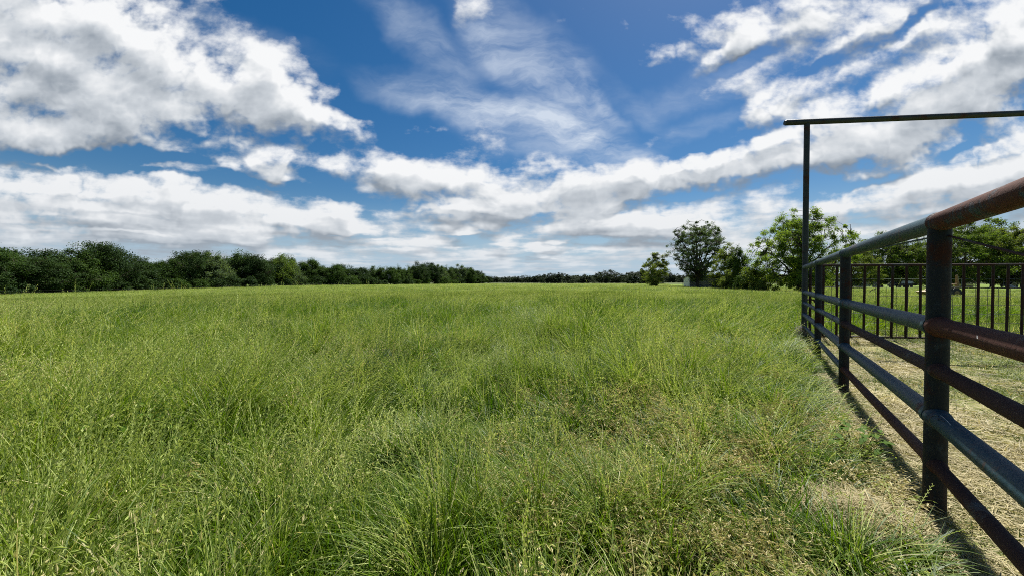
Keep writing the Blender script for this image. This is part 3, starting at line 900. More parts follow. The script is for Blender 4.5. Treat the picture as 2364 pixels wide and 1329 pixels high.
wire_fence('wire_fence', (gx(-60, 55), 55), (gx(820, 140), 140), 20, 'low wire fence on thin stakes along the foot of the left tree line', .8, 3, mat=DARKST, r=.018)
wire_fence('pasture_fence', (gx(1575, 74), 74), (gx(1850, 50.5), 50.5), 12, 'thin dark wire fence at the right end of the meadow below the shrubs', 1.25, 4)
wire_fence('paddock_fence', (gx(1862, 84), 84), (gx(2480, 84), 84), 20, 'long silver rail fence across the far side of the right paddock', 2.05, 6, True, STEEL, .04)

def shed():
    y = 81.0; x0 = gx(1578, y); z = float(terrain(x0 + 3, y)) - .1
    root = empty('shed', (x0, y, z)); tag(root, 'low open fronted shed with a white tin end wall behind the tall vase shaped tree', 'shed')
    L, D, hb, hf = 9.5, 4.0, 2.05, 2.65
    def panel(p0, p1, h0, h1, nm, mat, n=26, th=.05):
        # corrugated sheet wall from p0 to p1
        p0 = np.array(p0, float); p1 = np.array(p1, float); d = (p1 - p0); ln = np.linalg.norm(d); d /= ln; nn = np.array([-d[1], d[0]])
        mb = MB(); V = []
        for side in (0, th):
            for i in range(n + 1):
                t = i / n; q = p0 + d * ln * t + nn * (side + .018 * math.cos(i * math.pi))
                h = h0 + (h1 - h0) * t
                V += [(q[0], q[1], 0), (q[0], q[1], h)]
        Q = []
        m = 2 * (n + 1)
        for i in range(n):
            a = 2 * i; Q += [[a, a + 2, a + 3, a + 1], [m + a, m + a + 1, m + a + 3, m + a + 2], [a + 1, a + 3, m + a + 3, m + a + 1]]
        Q += [[0, 1, m + 1, m], [m - 2, 2 * m - 2, 2 * m - 1, m - 1]]
        mb.add(V, Q); mb.build(nm, mat, root)
    # end wall seen obliquely: white
    panel((0, 0), (-.45, -3.6), hb, hf, 'end_wall', WHITE)
    panel((0.06, .1), (L, .1), hb, hb, 'back_wall', TIN, 60)
    panel((L, 0), (L, -3.4), hb, hf, 'end_wall', TIN)
    mb = MB()
    mb.add([(-.3, .35, hb - .02), (L + .3, .35, hb - .02), (L + .3, -3.9, hf + .06), (-.6, -3.9, hf + .06), (-.3, .35, hb + .05), (L + .3, .35, hb + .05), (L + .3, -3.9, hf + .13), (-.6, -3.9, hf + .13)],
           [[0, 1, 2, 3], [4, 7, 6, 5], [0, 4, 5, 1], [1, 5, 6, 2], [2, 6, 7, 3], [3, 7, 4, 0]])
    mb.build('roof', DARKST, root)
    for i, x in enumerate((3.6, 6.1, 8.8)):
        mb = MB(); mb.box((x, -3.5, hf / 2), (.12, .12, hf)); mb.build('post', WOOD, root)
    mb = MB(); mb.box((5.2, -3.5, .95), (7.2, .06, .14)); mb.build('board', WOOD, root)
shed()

def lean_to():
    y = 90.0; x0 = gx(1878, y); z = float(terrain(x0, y)); w = gx(1924, y) - x0
    root = empty('carport', (x0, y, z)); tag(root, 'low dark open shed with a flat tan roof edge behind the silver rail fence', 'shed')
    mb = MB(); mb.box((w / 2, 1.5, 2.0), (w + .4, 3.6, .16)); mb.build('roof', TAN, root)
    for x in (.1, w * .5, w - .1):
        mb = MB(); mb.box((x, -.1, .96), (.12, .12, 1.92)); mb.build('post', WOOD, root)
    mb = MB(); mb.box((w / 2, 3.2, .94), (w, .08, 1.88)); mb.build('back_wall', DARKST, root)
    mb = MB(); mb.box((w + .02, 1.5, .94), (.08, 3.3, 1.88)); mb.build('end_wall', WOOD, root)
lean_to()

def vehicle(name, px, y, rz, body, label, cat, L=4.4, pickup=False):
    x = float(gx(px, y)); root = empty(name, (x, y, float(terrain(x, y))), rz); tag(root, label, cat)
    h = .82 if pickup else .86
    side = [(-L / 2, .42), (-L / 2, h), (-L * .28, h + .03), (L * .26, h), (L / 2 - .1, h - .12), (L / 2, .5), (L / 2 - .1, .36), (-L / 2 + .1, .34)]
    mb = MB(); mb.prism([(a, 0, b) for a, b in side], np.array([0, -.86, 0]), np.array([0, .86, 0])); mb.build('body', body, root)
    cab = [(-L * .06, h - .02), (-L * .03, 1.55), (L * .14, 1.55), (L * .27, h - .02)] if pickup else [(-L * .42, h), (-L * .30, 1.38), (L * .08, 1.40), (L * .26, h - .02)]
    mb = MB(); mb.prism([(a, 0, b) for a, b in cab], np.array([0, -.76, 0]), np.array([0, .76, 0])); o = mb.build('cabin', body, root)
    c = np.mean(np.array(cab), 0)
    win = [((a - c[0]) * .78 + c[0], (b - c[1]) * .66 + c[1]) for a, b in cab]
    for s in (-.775, .775):
        mb = MB(); mb.prism([(a, 0, b) for a, b in win], np.array([0, s - .008, 0]), np.array([0, s + .008, 0])); mb.build('window', GLASS, o)
    for a in (-L * .31, L * .30):
        for s in (-.80, .80):
            mb = MB(); mb.tube([(a, s - .1, .33), (a, s + .1, .33)], .33, 16); w = mb.build('wheel', BLACK, root)
            mb = MB(); mb.tube([(a, s - .112, .33), (a, s + .112, .33)], .19, 12); mb.build('rim', STEEL, w)
vehicle('parked_car', 1932, 91.5, 1.2, GREYCAR, 'grey car parked in shade just right of the low tan roofed shed', 'car')
vehicle('pickup_truck', 1974, 90, .15, BLUE, 'blue pickup truck parked behind the silver rail fence', 'pickup', 5.0, True)
vehicle('parked_car', 2003, 92, 2.6, GREYCAR, 'grey car half behind bushes right of the blue pickup', 'car')
vehicle('parked_car', 2075, 93, .1, GREYCAR, 'dark grey car behind the silver fence below the bright green tree', 'car')
vehicle('parked_car', 2330, 90, .4, GREYCAR, 'grey car in the shade near the right edge, beside white bags', 'car')

def clutter():
    def at(px, y): x = float(gx(px, y)); return (x, y, float(terrain(x, y)))
    root = empty('garden_chair', at(1934, 87)); tag(root, 'white plastic garden chair by the silver rail fence', 'chair')
    mb = MB(); mb.box((0, 0, .62), (.75, .7, .07)); mb.build('seat', WHITEP, root)
    mb = MB(); mb.box((.36, 0, 1.0), (.07, .7, .8)); mb.build('backrest', WHITEP, root)
    for a in (-.33, .33):
        for b in (-.3, .3):
            mb = MB(); mb.tube([(a * 1.1, b * 1.1, 0), (a, b, .6)], .04, 6); mb.build('leg', WHITEP, root)
    # tarpaulin on a frame
    root = empty('trailer', at(2096, 90), .1); tag(root, 'low trailer with a white sheet over its top under the trees', 'trailer')
    mb = MB(); mb.box((0, 0, .75), (3.0, 1.6, .5)); mb.build('bed', DARKST, root)
    mb = MB(); mb.prism([(-.9, 0, 1.0), (-.7, 0, 1.62), (.3, 0, 1.50), (.7, 0, 1.12), (.8, 0, 1.0)], np.array([0, -.8, 0]), np.array([0, .8, 0])); mb.build('sheet', WHITEP, root)
    for s in (-.75, .75):
        mb = MB(); mb.tube([(0, s - .08, .32), (0, s + .08, .32)], .32, 14); mb.build('wheel', BLACK, root)
    # lumber
    root = empty('lumber_stack', at(2229, 88), .05); tag(root, 'grey stack of old boards on bearers right of the nearest fence post', 'lumber')
    rr = np.random.default_rng(3)
    for k in range(6):
        mb = MB(); mb.box((rr.normal(0, .12), rr.normal(0, .1), .5 + k * .2), (3.2 + rr.normal(0, .3), 1.2, .15), rr.normal(0, .03)); mb.build('board', WOOD, root)
    for a in (-1.1, 1.1):
        mb = MB(); mb.box((a, 0, .2), (.3, 1.1, .42)); mb.build('bearer', DARKST, root)
    for (px, w, h, lab) in ((2333, 1.25, .75, 'larger white sack lying in the grass by the far fence'), (2341, .8, .45, 'smaller white sack beside the larger one by the far fence')):
        mb = MB(); a = np.linspace(0, 2 * np.pi, 9)[:-1]
        for k, (z, s) in enumerate(((.0, .8), (.25, 1), (.6, .9), (.9, .5))): pass
        mb.tube([(0, 0, 0), (.02, 0, h * .3), (.05, .02, h * .7), (.0, 0, h)], [w * .42, w * .5, w * .36, w * .1], 9)
        o = mb.build('sack', WHITEP, None, at(px, 85.5)); tag(o, lab, 'sack')
    # yellow loader almost hidden by the near post
    y = 40.0; x, yy, z = at(2172, y)
    root = empty('loader', (x, y, z)); tag(root, 'faded yellow loader almost hidden behind the nearest fence post', 'loader')
    mb = MB(); mb.prism([(-.9, 0, .55), (-.9, 0, 1.1), (-.1, 0, 1.2), (.0, 0, 1.35), (1.3, 0, 1.3), (1.3, 0, .5)], np.array([0, -.5, 0]), np.array([0, .5, 0])); mb.build('body', YELLOW, root)
    mb = MB(); mb.prism([(-1.95, 0, .72), (-1.3, 0, .85), (-1.25, 0, .35), (-1.45, 0, .30)], np.array([0, -.75, 0]), np.array([0, .75, 0])); mb.build('bucket', YELLOW, root)
    for s in (-.56, .56):
        mb = MB(); mb.tube([(-1.35, s, .6), (-.4, s, 1.45), (1.0, s, 1.5)], .08, 8); mb.build('arm', YELLOW, root)
    mb = MB(); mb.tube([(1.45, -.2, .55), (1.55, -.2, 1.5), (1.45, -.2, 2.45)], [.17, .15, .10], 8); mb.build('boom', YELLOW, root)
    for (a, rr_) in ((-.75, .38), (.85, .55)):
        for s in (-.62, .62):
            mb = MB(); mb.tube([(a, s - .14, rr_), (a, s + .14, rr_)], rr_, 18); w = mb.build('wheel', BLACK, root)
            mb = MB(); mb.tube([(a, s - .155, rr_), (a, s + .155, rr_)], rr_ * .5, 14); mb.build('rim', YELLOW, w)
clutter()
#==GRASS==
# ------------------------------------------------------------------ grass
G_BLADE = leaf_mat('grass_blade', (.036, .092, .003), (.155, .225, .011), .47, .5, (.32, .30, .11), .03, .55, True, spec=.34)
G_FINE = leaf_mat('grass_fine', (.046, .104, .004), (.180, .248, .016), .47, .5, (.36, .34, .14), .05, .8, True, spec=.22)
G_SEED = leaf_mat('grass_seed', (.27, .345, .075), (.60, .645, .24), .38, .6, (.62, .54, .28), .09, .9, True, spec=.2, tint=(1.05, 1.06, .62))
G_FAR = leaf_mat('grass_far_blade', (.050, .096, .008), (.165, .220, .030), .42, .6, (.42, .40, .18), .06, .35, True, spec=.15)
G_DRY = leaf_mat('dry_brome', (.40, .355, .175), (.74, .65, .38), .32, .6, (.30, .37, .11), .18, .9, True, spec=.2, tint=(1.08, 1.03, .65))
G_STRAW = leaf_mat('straw', (.25, .21, .10), (.54, .46, .25), .25, .6, (.13, .14, .04), .12, 1.2)
G_BLUE = leaf_mat('sedge_blade', (.032, .062, .028), (.085, .125, .066), .3, .45, (.26, .25, .13), .05, 1.0, spec=.4)
G_WEED = leaf_mat('weed_leaf', (.045, .10, .008), (.10, .17, .024), .38, .7, spec=.1)
G_MOWN = leaf_mat('mown_blade', (.070, .105, .020), (.15, .175, .045), .35, .55, (.38, .30, .16), .22, .9, True)

class GB:
    """blades, stalks and spikelets of one clump"""
    def __init__(self, seed):
        self.r = np.random.default_rng(seed); self.V = []; self.Q = []; self.M = []; self.n = 0
    def blades(self, n, rad, h0, h1, w, tilt=(.05, .5), bend=(.2, 1.1), lean=0.0, seg=4, m=0, base=None, flat=0.0):
        r = self.r
        a = r.uniform(0, 2 * np.pi, n); d = rad * np.sqrt(r.uniform(0, 1, n))
        B = np.stack([np.cos(a) * d, np.sin(a) * d, np.full(n, -.02)], 1) if base is None else base
        n = len(B)
        L = r.uniform(h0, h1, n) * 1.1
        az = r.uniform(0, 2 * np.pi, n)
        t0 = r.uniform(*tilt, n); bd = r.uniform(*bend, n)
        s = np.linspace(0, 1, seg + 1)
        P = np.zeros((n, seg + 1, 3)); P[:, 0] = B
        lv = np.array([lean, 0.0])
        for k in range(seg):
            th = t0 + bd * (s[k] + .5 / seg) ** 1.4
            dirx = np.cos(az) * np.sin(th) + lean * (.4 + s[k]); diry = np.sin(az) * np.sin(th); dz = np.cos(th) * (1 - flat)
            dv = unit(np.stack([dirx, diry, dz], 1))
            P[:, k + 1] = P[:, k] + dv * (L / seg)[:, None]
        P[:, 1:, 2] = np.maximum(P[:, 1:, 2], .01)
        side = np.stack([-np.sin(az), np.cos(az), np.zeros(n)], 1) + r.normal(0, .35, (n, 3)); side = unit(side)
        ww = (w * r.uniform(.6, 1.3, n))[:, None, None] * (np.array([.8, 1.0, .9, .65, .10]) if seg == 4 else np.interp(s, [0, .3, .7, 1], [.8, 1, .8, .1]))[None, :, None] * .5
        VL = P - side[:, None] * ww; VR = P + side[:, None] * ww
        V = np.stack([VL, VR], 2).reshape(n, -1, 3)
        i = np.arange(n)[:, None] * (2 * (seg + 1)); k = np.arange(seg)[None] * 2
        q = np.stack([i + k, i + k + 1, i + k + 3, i + k + 2], -1).reshape(-1, 4)
        self._add(V.reshape(-1, 3), q, m)
        return P
    def _add(self, V, q, m):
        self.V.append(V); self.Q.append(q + self.n); self.M.append(np.full(len(q), m)); self.n += len(V)
    def diamonds(self, P, D, l, w, m=1):
        r = self.r; n = len(P)
        D = unit(D); N = unit(np.cross(D, r.normal(size=(n, 3))))
        l = np.broadcast_to(np.asarray(l, float), (n,))[:, None] * r.uniform(.75, 1.25, (n, 1)); w = np.broadcast_to(np.asarray(w, float), (n,))[:, None]
        c = P + D * l * .45
        V = np.stack([P, c + N * w * .5, P + D * l, c - N * w * .5], 1)
        self._add(V.reshape(-1, 3), np.arange(n * 4).reshape(n, 4), m)
        N2 = unit(np.cross(D, N))
        V = np.stack([P, c + N2 * w * .45, P + D * l, c - N2 * w * .45], 1)
        self._add(V.reshape(-1, 3), np.arange(n * 4).reshape(n, 4), m)
    def rye(self, n, rad, h0, h1, lean=.1, w=.0034, sl=.021, sw=.0075):
        """stalks with spikelets set alternately up the top part"""
        P = self.blades(n, rad, h0, h1, w, (.02, .25), (.05, .6), lean, 8, 1)
        for p in P:
            seg = np.linspace(.52, .99, 17)
            idx = seg * 8; i0 = np.minimum(idx.astype(int), 7); f = (idx - i0)[:, None]
            q = p[i0] * (1 - f) + p[i0 + 1] * f
            d = unit(p[i0 + 1] - p[i0])
            sd = unit(np.cross(d, self.r.normal(size=3)))
            sg = np.where(np.arange(len(seg)) % 2 == 0, 1, -1)[:, None]
            self.diamonds(q, d + sd * sg * .42, sl, sw)
    def brome(self, n, rad, h0, h1, lean=.2, k=8, sl=.030, sw=.0085):
        """stems with a loose drooping head of spikelets"""
        P = self.blades(n, rad, h0, h1, .003, (.05, .4), (.2, .9), lean, 6, 1)
        for p in P:
            t = self.r.uniform(.72, 1.0, k); idx = t * 6; i0 = np.minimum(idx.astype(int), 5); f = (idx - i0)[:, None]
            q = p[i0] * (1 - f) + p[i0 + 1] * f
            e = q + unit(self.r.normal(size=(k, 3)) * [1, 1, .5] + [0, 0, .2]) * self.r.uniform(.01, .045, k)[:, None]
            dr = unit(e - q) * .6 + np.array([lean, 0, -.55]) + self.r.normal(0, .3, (k, 3))
            self.diamonds(e, dr, sl, sw)
            sd = np.array([0, 0, .0009])
            V = np.stack([q - sd, q + sd, e + sd, e - sd], 1).reshape(-1, 3)
            self._add(V, np.arange(k * 4).reshape(k, 4), 1)
    def mesh(self, name, mats):
        return make_mesh(name, np.concatenate(self.V), [np.concatenate(self.Q)], mats, np.concatenate(self.M))

def clump_collection(name, meshes):
    col = bpy.data.collections.new(name)
    for i, me in enumerate(meshes):
        o = bpy.data.objects.new('%s_%02d' % (name, i), me); col.objects.link(o)
    return col

def scatter(name, col, pos, rot, scl, idx, label):
    """one grass object: a vertex for every tuft, tufts set on them by geometry nodes"""
    me = bpy.data.meshes.new(name)
    pos = np.asarray(pos, np.float32); n = len(pos)
    me.vertices.add(n); me.vertices.foreach_set('co', pos.ravel())
    for nm, typ, dat in (('rot', 'FLOAT_VECTOR', rot), ('scl', 'FLOAT_VECTOR', scl), ('idx', 'INT', idx)):
        at = me.attributes.new(nm, typ, 'POINT')
        at.data.foreach_set('vector' if typ == 'FLOAT_VECTOR' else 'value', np.asarray(dat, np.int32 if typ == 'INT' else np.float32).ravel())
    o = link_mesh(name, me)
    ng = bpy.data.node_groups.new(name + '_nodes', 'GeometryNodeTree')
    ng.interface.new_socket('Geometry', in_out='INPUT', socket_type='NodeSocketGeometry')
    ng.interface.new_socket('Geometry', in_out='OUTPUT', socket_type='NodeSocketGeometry')
    N, Lk = ng.nodes, ng.links
    gi = N.new('NodeGroupInput'); go = N.new('NodeGroupOutput')
    ci = N.new('GeometryNodeCollectionInfo'); ci.inputs[0].default_value = col
    ci.inputs['Separate Children'].default_value = True; ci.inputs['Reset Children'].default_value = True
    ip = N.new('GeometryNodeInstanceOnPoints'); ip.inputs['Pick Instance'].default_value = True
    def attr(nm, typ):
        a = N.new('GeometryNodeInputNamedAttribute'); a.data_type = typ; a.inputs['Name'].default_value = nm
        return a.outputs['Attribute']
    er = N.new('FunctionNodeEulerToRotation')
    Lk.new(attr('rot', 'FLOAT_VECTOR'), er.inputs[0])
    Lk.new(gi.outputs[0], ip.inputs['Points']); Lk.new(ci.outputs[0], ip.inputs['Instance'])
    Lk.new(attr('idx', 'INT'), ip.inputs['Instance Index']); Lk.new(er.outputs[0], ip.inputs['Rotation'])
    Lk.new(attr('scl', 'FLOAT_VECTOR'), ip.inputs['Scale']); Lk.new(ip.outputs[0], go.inputs[0])
    md = o.modifiers.new('tufts', 'NODES'); md.node_group = ng
    tag(o, label, 'grass', kind='stuff')
    return o

# cheap smooth random fields over the meadow
_fr = np.random.default_rng(99)
_K = [(_fr.normal(0, 1, 2), _fr.uniform(0, 6.28)) for _ in range(60)]
def field(x, y, wl, s=0, n=7):
    v = 0
    for i in range(n):
        k, p = _K[(s * n + i) % 60]
        v = v + np.sin((x * k[0] + y * k[1]) * 6.28 / wl * .8 + p)
    return v / math.sqrt(n / 2.0)           # about unit variance

def wedge(r0, r1, dens, amax=R(63)):
    """random points in front of the camera between two distances"""
    area = amax * (r1 ** 2 - r0 ** 2)
    n = int(area * dens)
    rr = np.sqrt(_fr.uniform(r0 ** 2, r1 ** 2, n)); a = _fr.uniform(-amax, amax, n)
    return rr * np.sin(a), rr * np.cos(a)

def in_meadow(x, y):
    """left of the pipe fence; beyond the corner post left of a line towards the far shrubs"""
    fx = np.where(y < 9.4, fence_x(y) - .22, 7.44 + (y - 9.4) * 3.0)
    return x < fx

def dist_fence(x, y):
    return np.where(y < 9.6, (fence_x(y) - x) * .83, 9.0)

def build_grass():
    r = np.random.default_rng(21)
    mats = [G_BLADE, G_SEED]; matf = [G_FINE, G_SEED]
    near = []
    for i in range(3):      # 0-2 leafy tufts
        b = GB(300 + i); b.blades(20, .085, .20, .40, .0068, (.05, .6), (.2, 1.5), .3); b.blades(7, .09, .10, .22, .006, (.2, .9), (.3, 1.2), .1, m=0)
        near.append(b.mesh('t', mats))
    for i in range(3):      # 3-5 fine seeding grass, drooping heads
        b = GB(310 + i); b.blades(13, .08, .16, .34, .0050, (.05, .6), (.3, 1.3), .25); b.brome(3, .07, .28, .46, .30)
        near.append(b.mesh('t', matf))
    for i in range(3):      # 6-8 rye stalks
        b = GB(320 + i); b.blades(13, .07, .18, .36, .0058, (.05, .45), (.2, 1.0), .2); b.rye(3, .06, .42, .66, .16)
        near.append(b.mesh('t', mats))
    for i in range(2):      # 9-10 lodged, combed-over blades
        b = GB(330 + i); b.blades(26, .10, .26, .48, .0060, (.4, .9), (.5, 1.1), .9, flat=.45); b.rye(1, .06, .45, .6, .7)
        near.append(b.mesh('t', mats))
    for i in range(2):      # 11-12 long pale bents
        b = GB(340 + i); b.blades(8, .06, .30, .58, .0036, (.02, .35), (.1, .9), .2, m=1); b.blades(11, .07, .2, .38, .0056, (.1, .5), (.2, 1.0), .2)
        b.brome(3, .05, .4, .55, .2)
        near.append(b.mesh('t', matf))
    for i in range(3):      # 13-15 arching tussocks
        b = GB(350 + i); b.blades(120, .07, .34, .62, .0052, (.05, .5), (.7, 2.0), .15, seg=6); b.blades(30, .06, .35, .6, .0036, (.05, .4), (.5, 1.6), .15, seg=6, m=1); b.rye(4, .05, .5, .72, .15)
        near.append(b.mesh('t', matf))
    for i in range(3):      # 16-18 ripe brome, straw coloured and bent over
        b = GB(355 + i); b.blades(12, .08, .14, .30, .0052, (.2, .8), (.4, 1.4), .4); b.blades(5, .08, .18, .34, .005, (.2, .7), (.4, 1.3), .4, m=1); b.brome(6, .08, .22, .38, .45, 9)
        near.append(b.mesh('t', [G_FINE, G_DRY]))
    colN = clump_collection('tuft', near)

    def lay(x, y, wl_big=9.0):
        g = terrain(x, y)
        n = len(x)
        # combing direction: gusts have laid the grass over in swathes
        swl = np.exp(-((x + 3.3) / 1.9) ** 2 - ((y - 3.4) / 1.5) ** 2)
        ang = np.interp(x, [-4, -1.2, .3, 1.5, 2.4], [.55, .7, 2.3, 2.6, -.5]) * (y < 16) + .55 * field(x, y, 5.0, 1) + r.normal(0, .45, n)
        lodge = field(x, y, 4.0, 2) + 2.6 * swl
        tall = .94 + .17 * field(x, y, 5.0, 3) + .17 * field(x, y, .9, 4) + r.normal(0, .13, n)
        return g, ang, lodge, np.clip(tall, .5, 1.6)

    def choose(x, y, lodge):
        n = len(x)
        seedy = .8 * field(x, y, 3.6, 5) + 1.1 * sstep(.0, 1.6, x) * (y < 7)
        ryef = field(x, y, 2.6, 6)
        u = r.uniform(size=n)
        idx = r.integers(0, 3, n)
        m = u < np.clip(.10 + .24 * seedy, .02, .70) * (1 - .86 * sstep(2.6, 6.0, np.hypot(x, y) - .45 * np.clip(x, 0, 4))); idx = np.where(m, r.integers(3, 6, n), idx)
        m = r.uniform(size=n) < np.clip(.10 + .11 * ryef + .07 * (x < .6), .02, .42) * (1 - .75 * sstep(4, 9, y)); idx = np.where(m, r.integers(6, 9, n), idx)
        m = r.uniform(size=n) < np.clip(.16 + .30 * lodge, 0, .80); idx = np.where(m, r.integers(9, 11, n), idx)
        m = r.uniform(size=n) < np.clip(.04 + .08 * field(x, y, 1.9, 7), .0, .4) * (1 - .7 * sstep(4, 10, y)); idx = np.where(m, r.integers(11, 13, n), idx)
        ripe = sstep(-.5, .5, x) * sstep(4.6, 2.6, y) * (.52 + .24 * field(x, y, 1.4, 6)) + .05 * (field(x, y, 2.2, 2) > .9) * (y < 6)
        m = r.uniform(size=n) < np.clip(ripe, 0, .85); idx = np.where(m, r.integers(16, 19, n), idx)
        m = r.uniform(size=n) < .04 * (y < 9) * (dist_fence(x, y) > .45) * (np.hypot((x - 2.02) / .34, (y - 2.26) / .20) > 2.3); idx = np.where(m, r.integers(13, 16, n), idx)
        return idx

    # --- meadow close by
    X, Y, Z, A, S, I, T = [], [], [], [], [], [], []
    for (r0, r1, dens, sc) in ((.9, 3.2, 175, 1.0), (3.2, 7.0, 115, 1.1), (7.0, 14.0, 55, 1.3), (14.0, 24.0, 24, 1.7)):
        x, y = wedge(r0, r1, dens)
        ok = in_meadow(x, y) & (y > -.6)
        # matted straw patch near the post and thin spots
        ds = np.hypot((x - 2.02) / .34, (y - 2.26) / .20)
        ok &= (ds > 1.0) | (r.uniform(size=len(x)) < .25)
        ok &= (field(x, y, 1.1, 8) > -1.95) & ((np.hypot(x, y) > 7) | (field(x, y, .62, 0) > -1.7))
        x, y = x[ok], y[ok]
        g, ang, lodge, tall = lay(x, y)
        idx = choose(x, y, lodge)
        df = dist_fence(x, y)
        tall = tall * (.50 + .50 * sstep(.0, 1.1, df)) * sc * (1 - .28 * sstep(-.2, .9, x) * sstep(4.5, 2.6, y))
        X.append(x); Y.append(y); Z.append(g); A.append(ang); I.append(idx)
        wid = sc * r.uniform(.85, 1.2, len(x))
        S.append(np.stack([wid, wid, tall], 1)); T.append(r.normal(0, .10, (len(x), 2)))
    X, Y, Z, A, I = map(np.concatenate, (X, Y, Z, A, I)); S = np.concatenate(S); T = np.concatenate(T)
    print('near tufts', len(X))
    scatter('meadow_grass', colN, np.stack([X, Y, Z], 1), np.stack([T[:, 0], T[:, 1], A], 1), S, I,
            'tall uncut seeding meadow grass spreading away from the camera')

    # --- meadow further off: wider patches
    far = []
    for i in range(4):
        b = GB(360 + i); b.blades(95, .55, .20, .42, .014, (.05, .6), (.2, 1.2), .25, seg=2); b.blades(18, .55, .28, .46, .008, (.05, .4), (.2, .9), .25, seg=2, m=1)
        far.append(b.mesh('p', [G_FAR, G_SEED]))
    for i in range(2):
        b = GB(370 + i); b.blades(70, .55, .22, .40, .014, (.05, .6), (.2, 1.2), .3, seg=2); b.blades(40, .55, .28, .48, .008, (.05, .4), (.2, .9), .3, seg=2, m=1)
        far.append(b.mesh('p', [G_FAR, G_SEED]))
    colF = clump_collection('patch', far)
    X, Y, Z, A, S, I, T = [], [], [], [], [], [], []
    for (r0, r1, dens, sc) in ((23, 50, 3.6, 1.0), (50, 110, 1.0, 1.6), (110, 235, .34, 2.2)):
        x, y = wedge(r0, r1, dens, R(60))
        edge_l = np.interp(y, [0, 36, 63, 114, 166, 232], [-60, -78, -83, -76, -56, -24]) if False else None
        ok = in_meadow(x, y) & (y < 225)
        # stop at the foot of the left wood and of the trees on the right
        pxl = np.arctan2(x, y)
        lim_l = np.interp(pxl, np.arctan((np.array([-420, -220, 0, 300, 600, 900, 1110]) - 1182) / F), np.array([36, 48, 63, 84, 114, 166, 232]) * .96, left=36, right=999)
        lim_r = np.interp(pxl, np.arctan((np.array([1540, 1575, 1650, 1760, 1850]) - 1182) / F), [150, 76, 66, 52, 49], left=999, right=49)
        ok &= (y < lim_l) & (y < lim_r)
        x, y = x[ok], y[ok]
        g, ang, lodge, tall = lay(x, y)
        u = r.uniform(size=len(x))
        idx = np.where(u < np.clip(.3 + .3 * field(x, y, 12, 5), .05, .9), r.integers(4, 6, len(x)), r.integers(0, 4, len(x)))
        X.append(x); Y.append(y); Z.append(g); A.append(r.uniform(-1, 1, len(x)) + .4); I.append(idx)
        S.append(np.stack([np.full(len(x), sc), np.full(len(x), sc), np.clip(tall, .6, 1.12)], 1)); T.append(np.zeros((len(x), 2)))
    X, Y, Z, A, I = map(np.concatenate, (X, Y, Z, A, I)); S = np.concatenate(S); T = np.concatenate(T)
    print('far patches', len(X))
    scatter('meadow_grass', colF, np.stack([X, Y, Z], 1), np.stack([T[:, 0], T[:, 1], A], 1), S, I,
            'uncut meadow grass running back to the tree lines')

    # --- paddock beyond the gate: knee-high green grass
    X, Y, Z, A, S, I = [], [], [], [], [], []
    for (r0, r1, dens, sc) in ((10, 30, 9, .9), (30, 95, 1.3, 1.5)):
        x, y = wedge(r0, r1, dens, R(66))
        fx = np.where(y < 9.4, 1e9, 7.44 + (y - 9.4) * 3.0)
        ok = (x > np.where(y < 9.6, 7.6, 7.44 + (y - 9.4) * .70)) & (y > gate_y(x) + .8) & ~in_meadow(x, y) | ((x > 7.44 + (y - 9.4) * .70) & (y > gate_y(x) + .8))
        ok &= (y < 98)
        x, y = x[ok], y[ok]
        g, ang, lodge, tall = lay(x, y)
        idx = r.integers(0, 6, len(x))
        X.append(x); Y.append(y); Z.append(g); A.append(r.uniform(-3, 3, len(x))); I.append(idx)
        near_g = .55 + .45 * sstep(.5, 4, y - gate_y(x))
        S.append(np.stack([np.full(len(x), sc), np.full(len(x), sc), tall * .85 * near_g], 1))
    X, Y, Z, A, I = map(np.concatenate, (X, Y, Z, A, I)); S = np.concatenate(S)
    scatter('paddock_grass', colF, np.stack([X, Y, Z], 1), np.stack([X * 0, X * 0, A], 1), S, I, 'sunlit green paddock grass seen through the bar gate')

    # --- mown yard inside the fence: short stubble and cut straw
    mown = []
    for i in range(3):
        b = GB(400 + i); b.blades(24, .10, .035, .10, .0046, (.2, 1.0), (.2, 1.2), .1, seg=3, m=0); mown.append(b.mesh('m', [G_MOWN, G_STRAW]))
    for i in range(3):
        b = GB(410 + i); n = 30
        b.blades(n, .12, .05, .13, .0042, (1.1, 1.6), (-.2, .9), .0, seg=3, m=1, flat=.5, base=np.stack([b.r.normal(0, .07, n), b.r.normal(0, .07, n), b.r.uniform(.008, .035, n)], 1))
        b.blades(6, .10, .02, .06, .003, (.3, 1.0), (.2, 1.0), .1, seg=3, m=0); mown.append(b.mesh('m', [G_MOWN, G_STRAW]))
    colM = clump_collection('stubble', mown)
    X, Y, I, S = [], [], [], []
    for (r0, r1, dens, sc) in ((1.2, 5.5, 190, 1.0), (5.5, 14, 80, 1.3), (14, 26, 22, 1.8)):
        x, y = wedge(r0, r1, dens, R(70))
        ok = (x > fence_x(y) - .22) & (y < gate_y(x) + 1.6) & (y > -1.5) & ((y < 9.2) | (x > 7.5))
        x, y = x[ok], y[ok]
        gr = field(x, y, 2.4, 3) + 1.9 * sstep(.6, 2.8, x - fence_x(y)) - .25
        idx = np.where(r.uniform(size=len(x)) < np.clip(.38 + .3 * gr, .06, .92), r.integers(0, 3, len(x)), r.integers(3, 6, len(x)))
        bare = field(x, y, 3.1, 7) < -2.1
        x, y, idx = x[~bare], y[~bare], idx[~bare]
        X.append(x); Y.append(y); I.append(idx); s = sc * r.uniform(.8, 1.25, len(x)); S.append(np.stack([s, s, s * r.uniform(.7, 1.3, len(x))], 1))
    X, Y, I = map(np.concatenate, (X, Y, I)); S = np.concatenate(S)
    print('stubble', len(X))
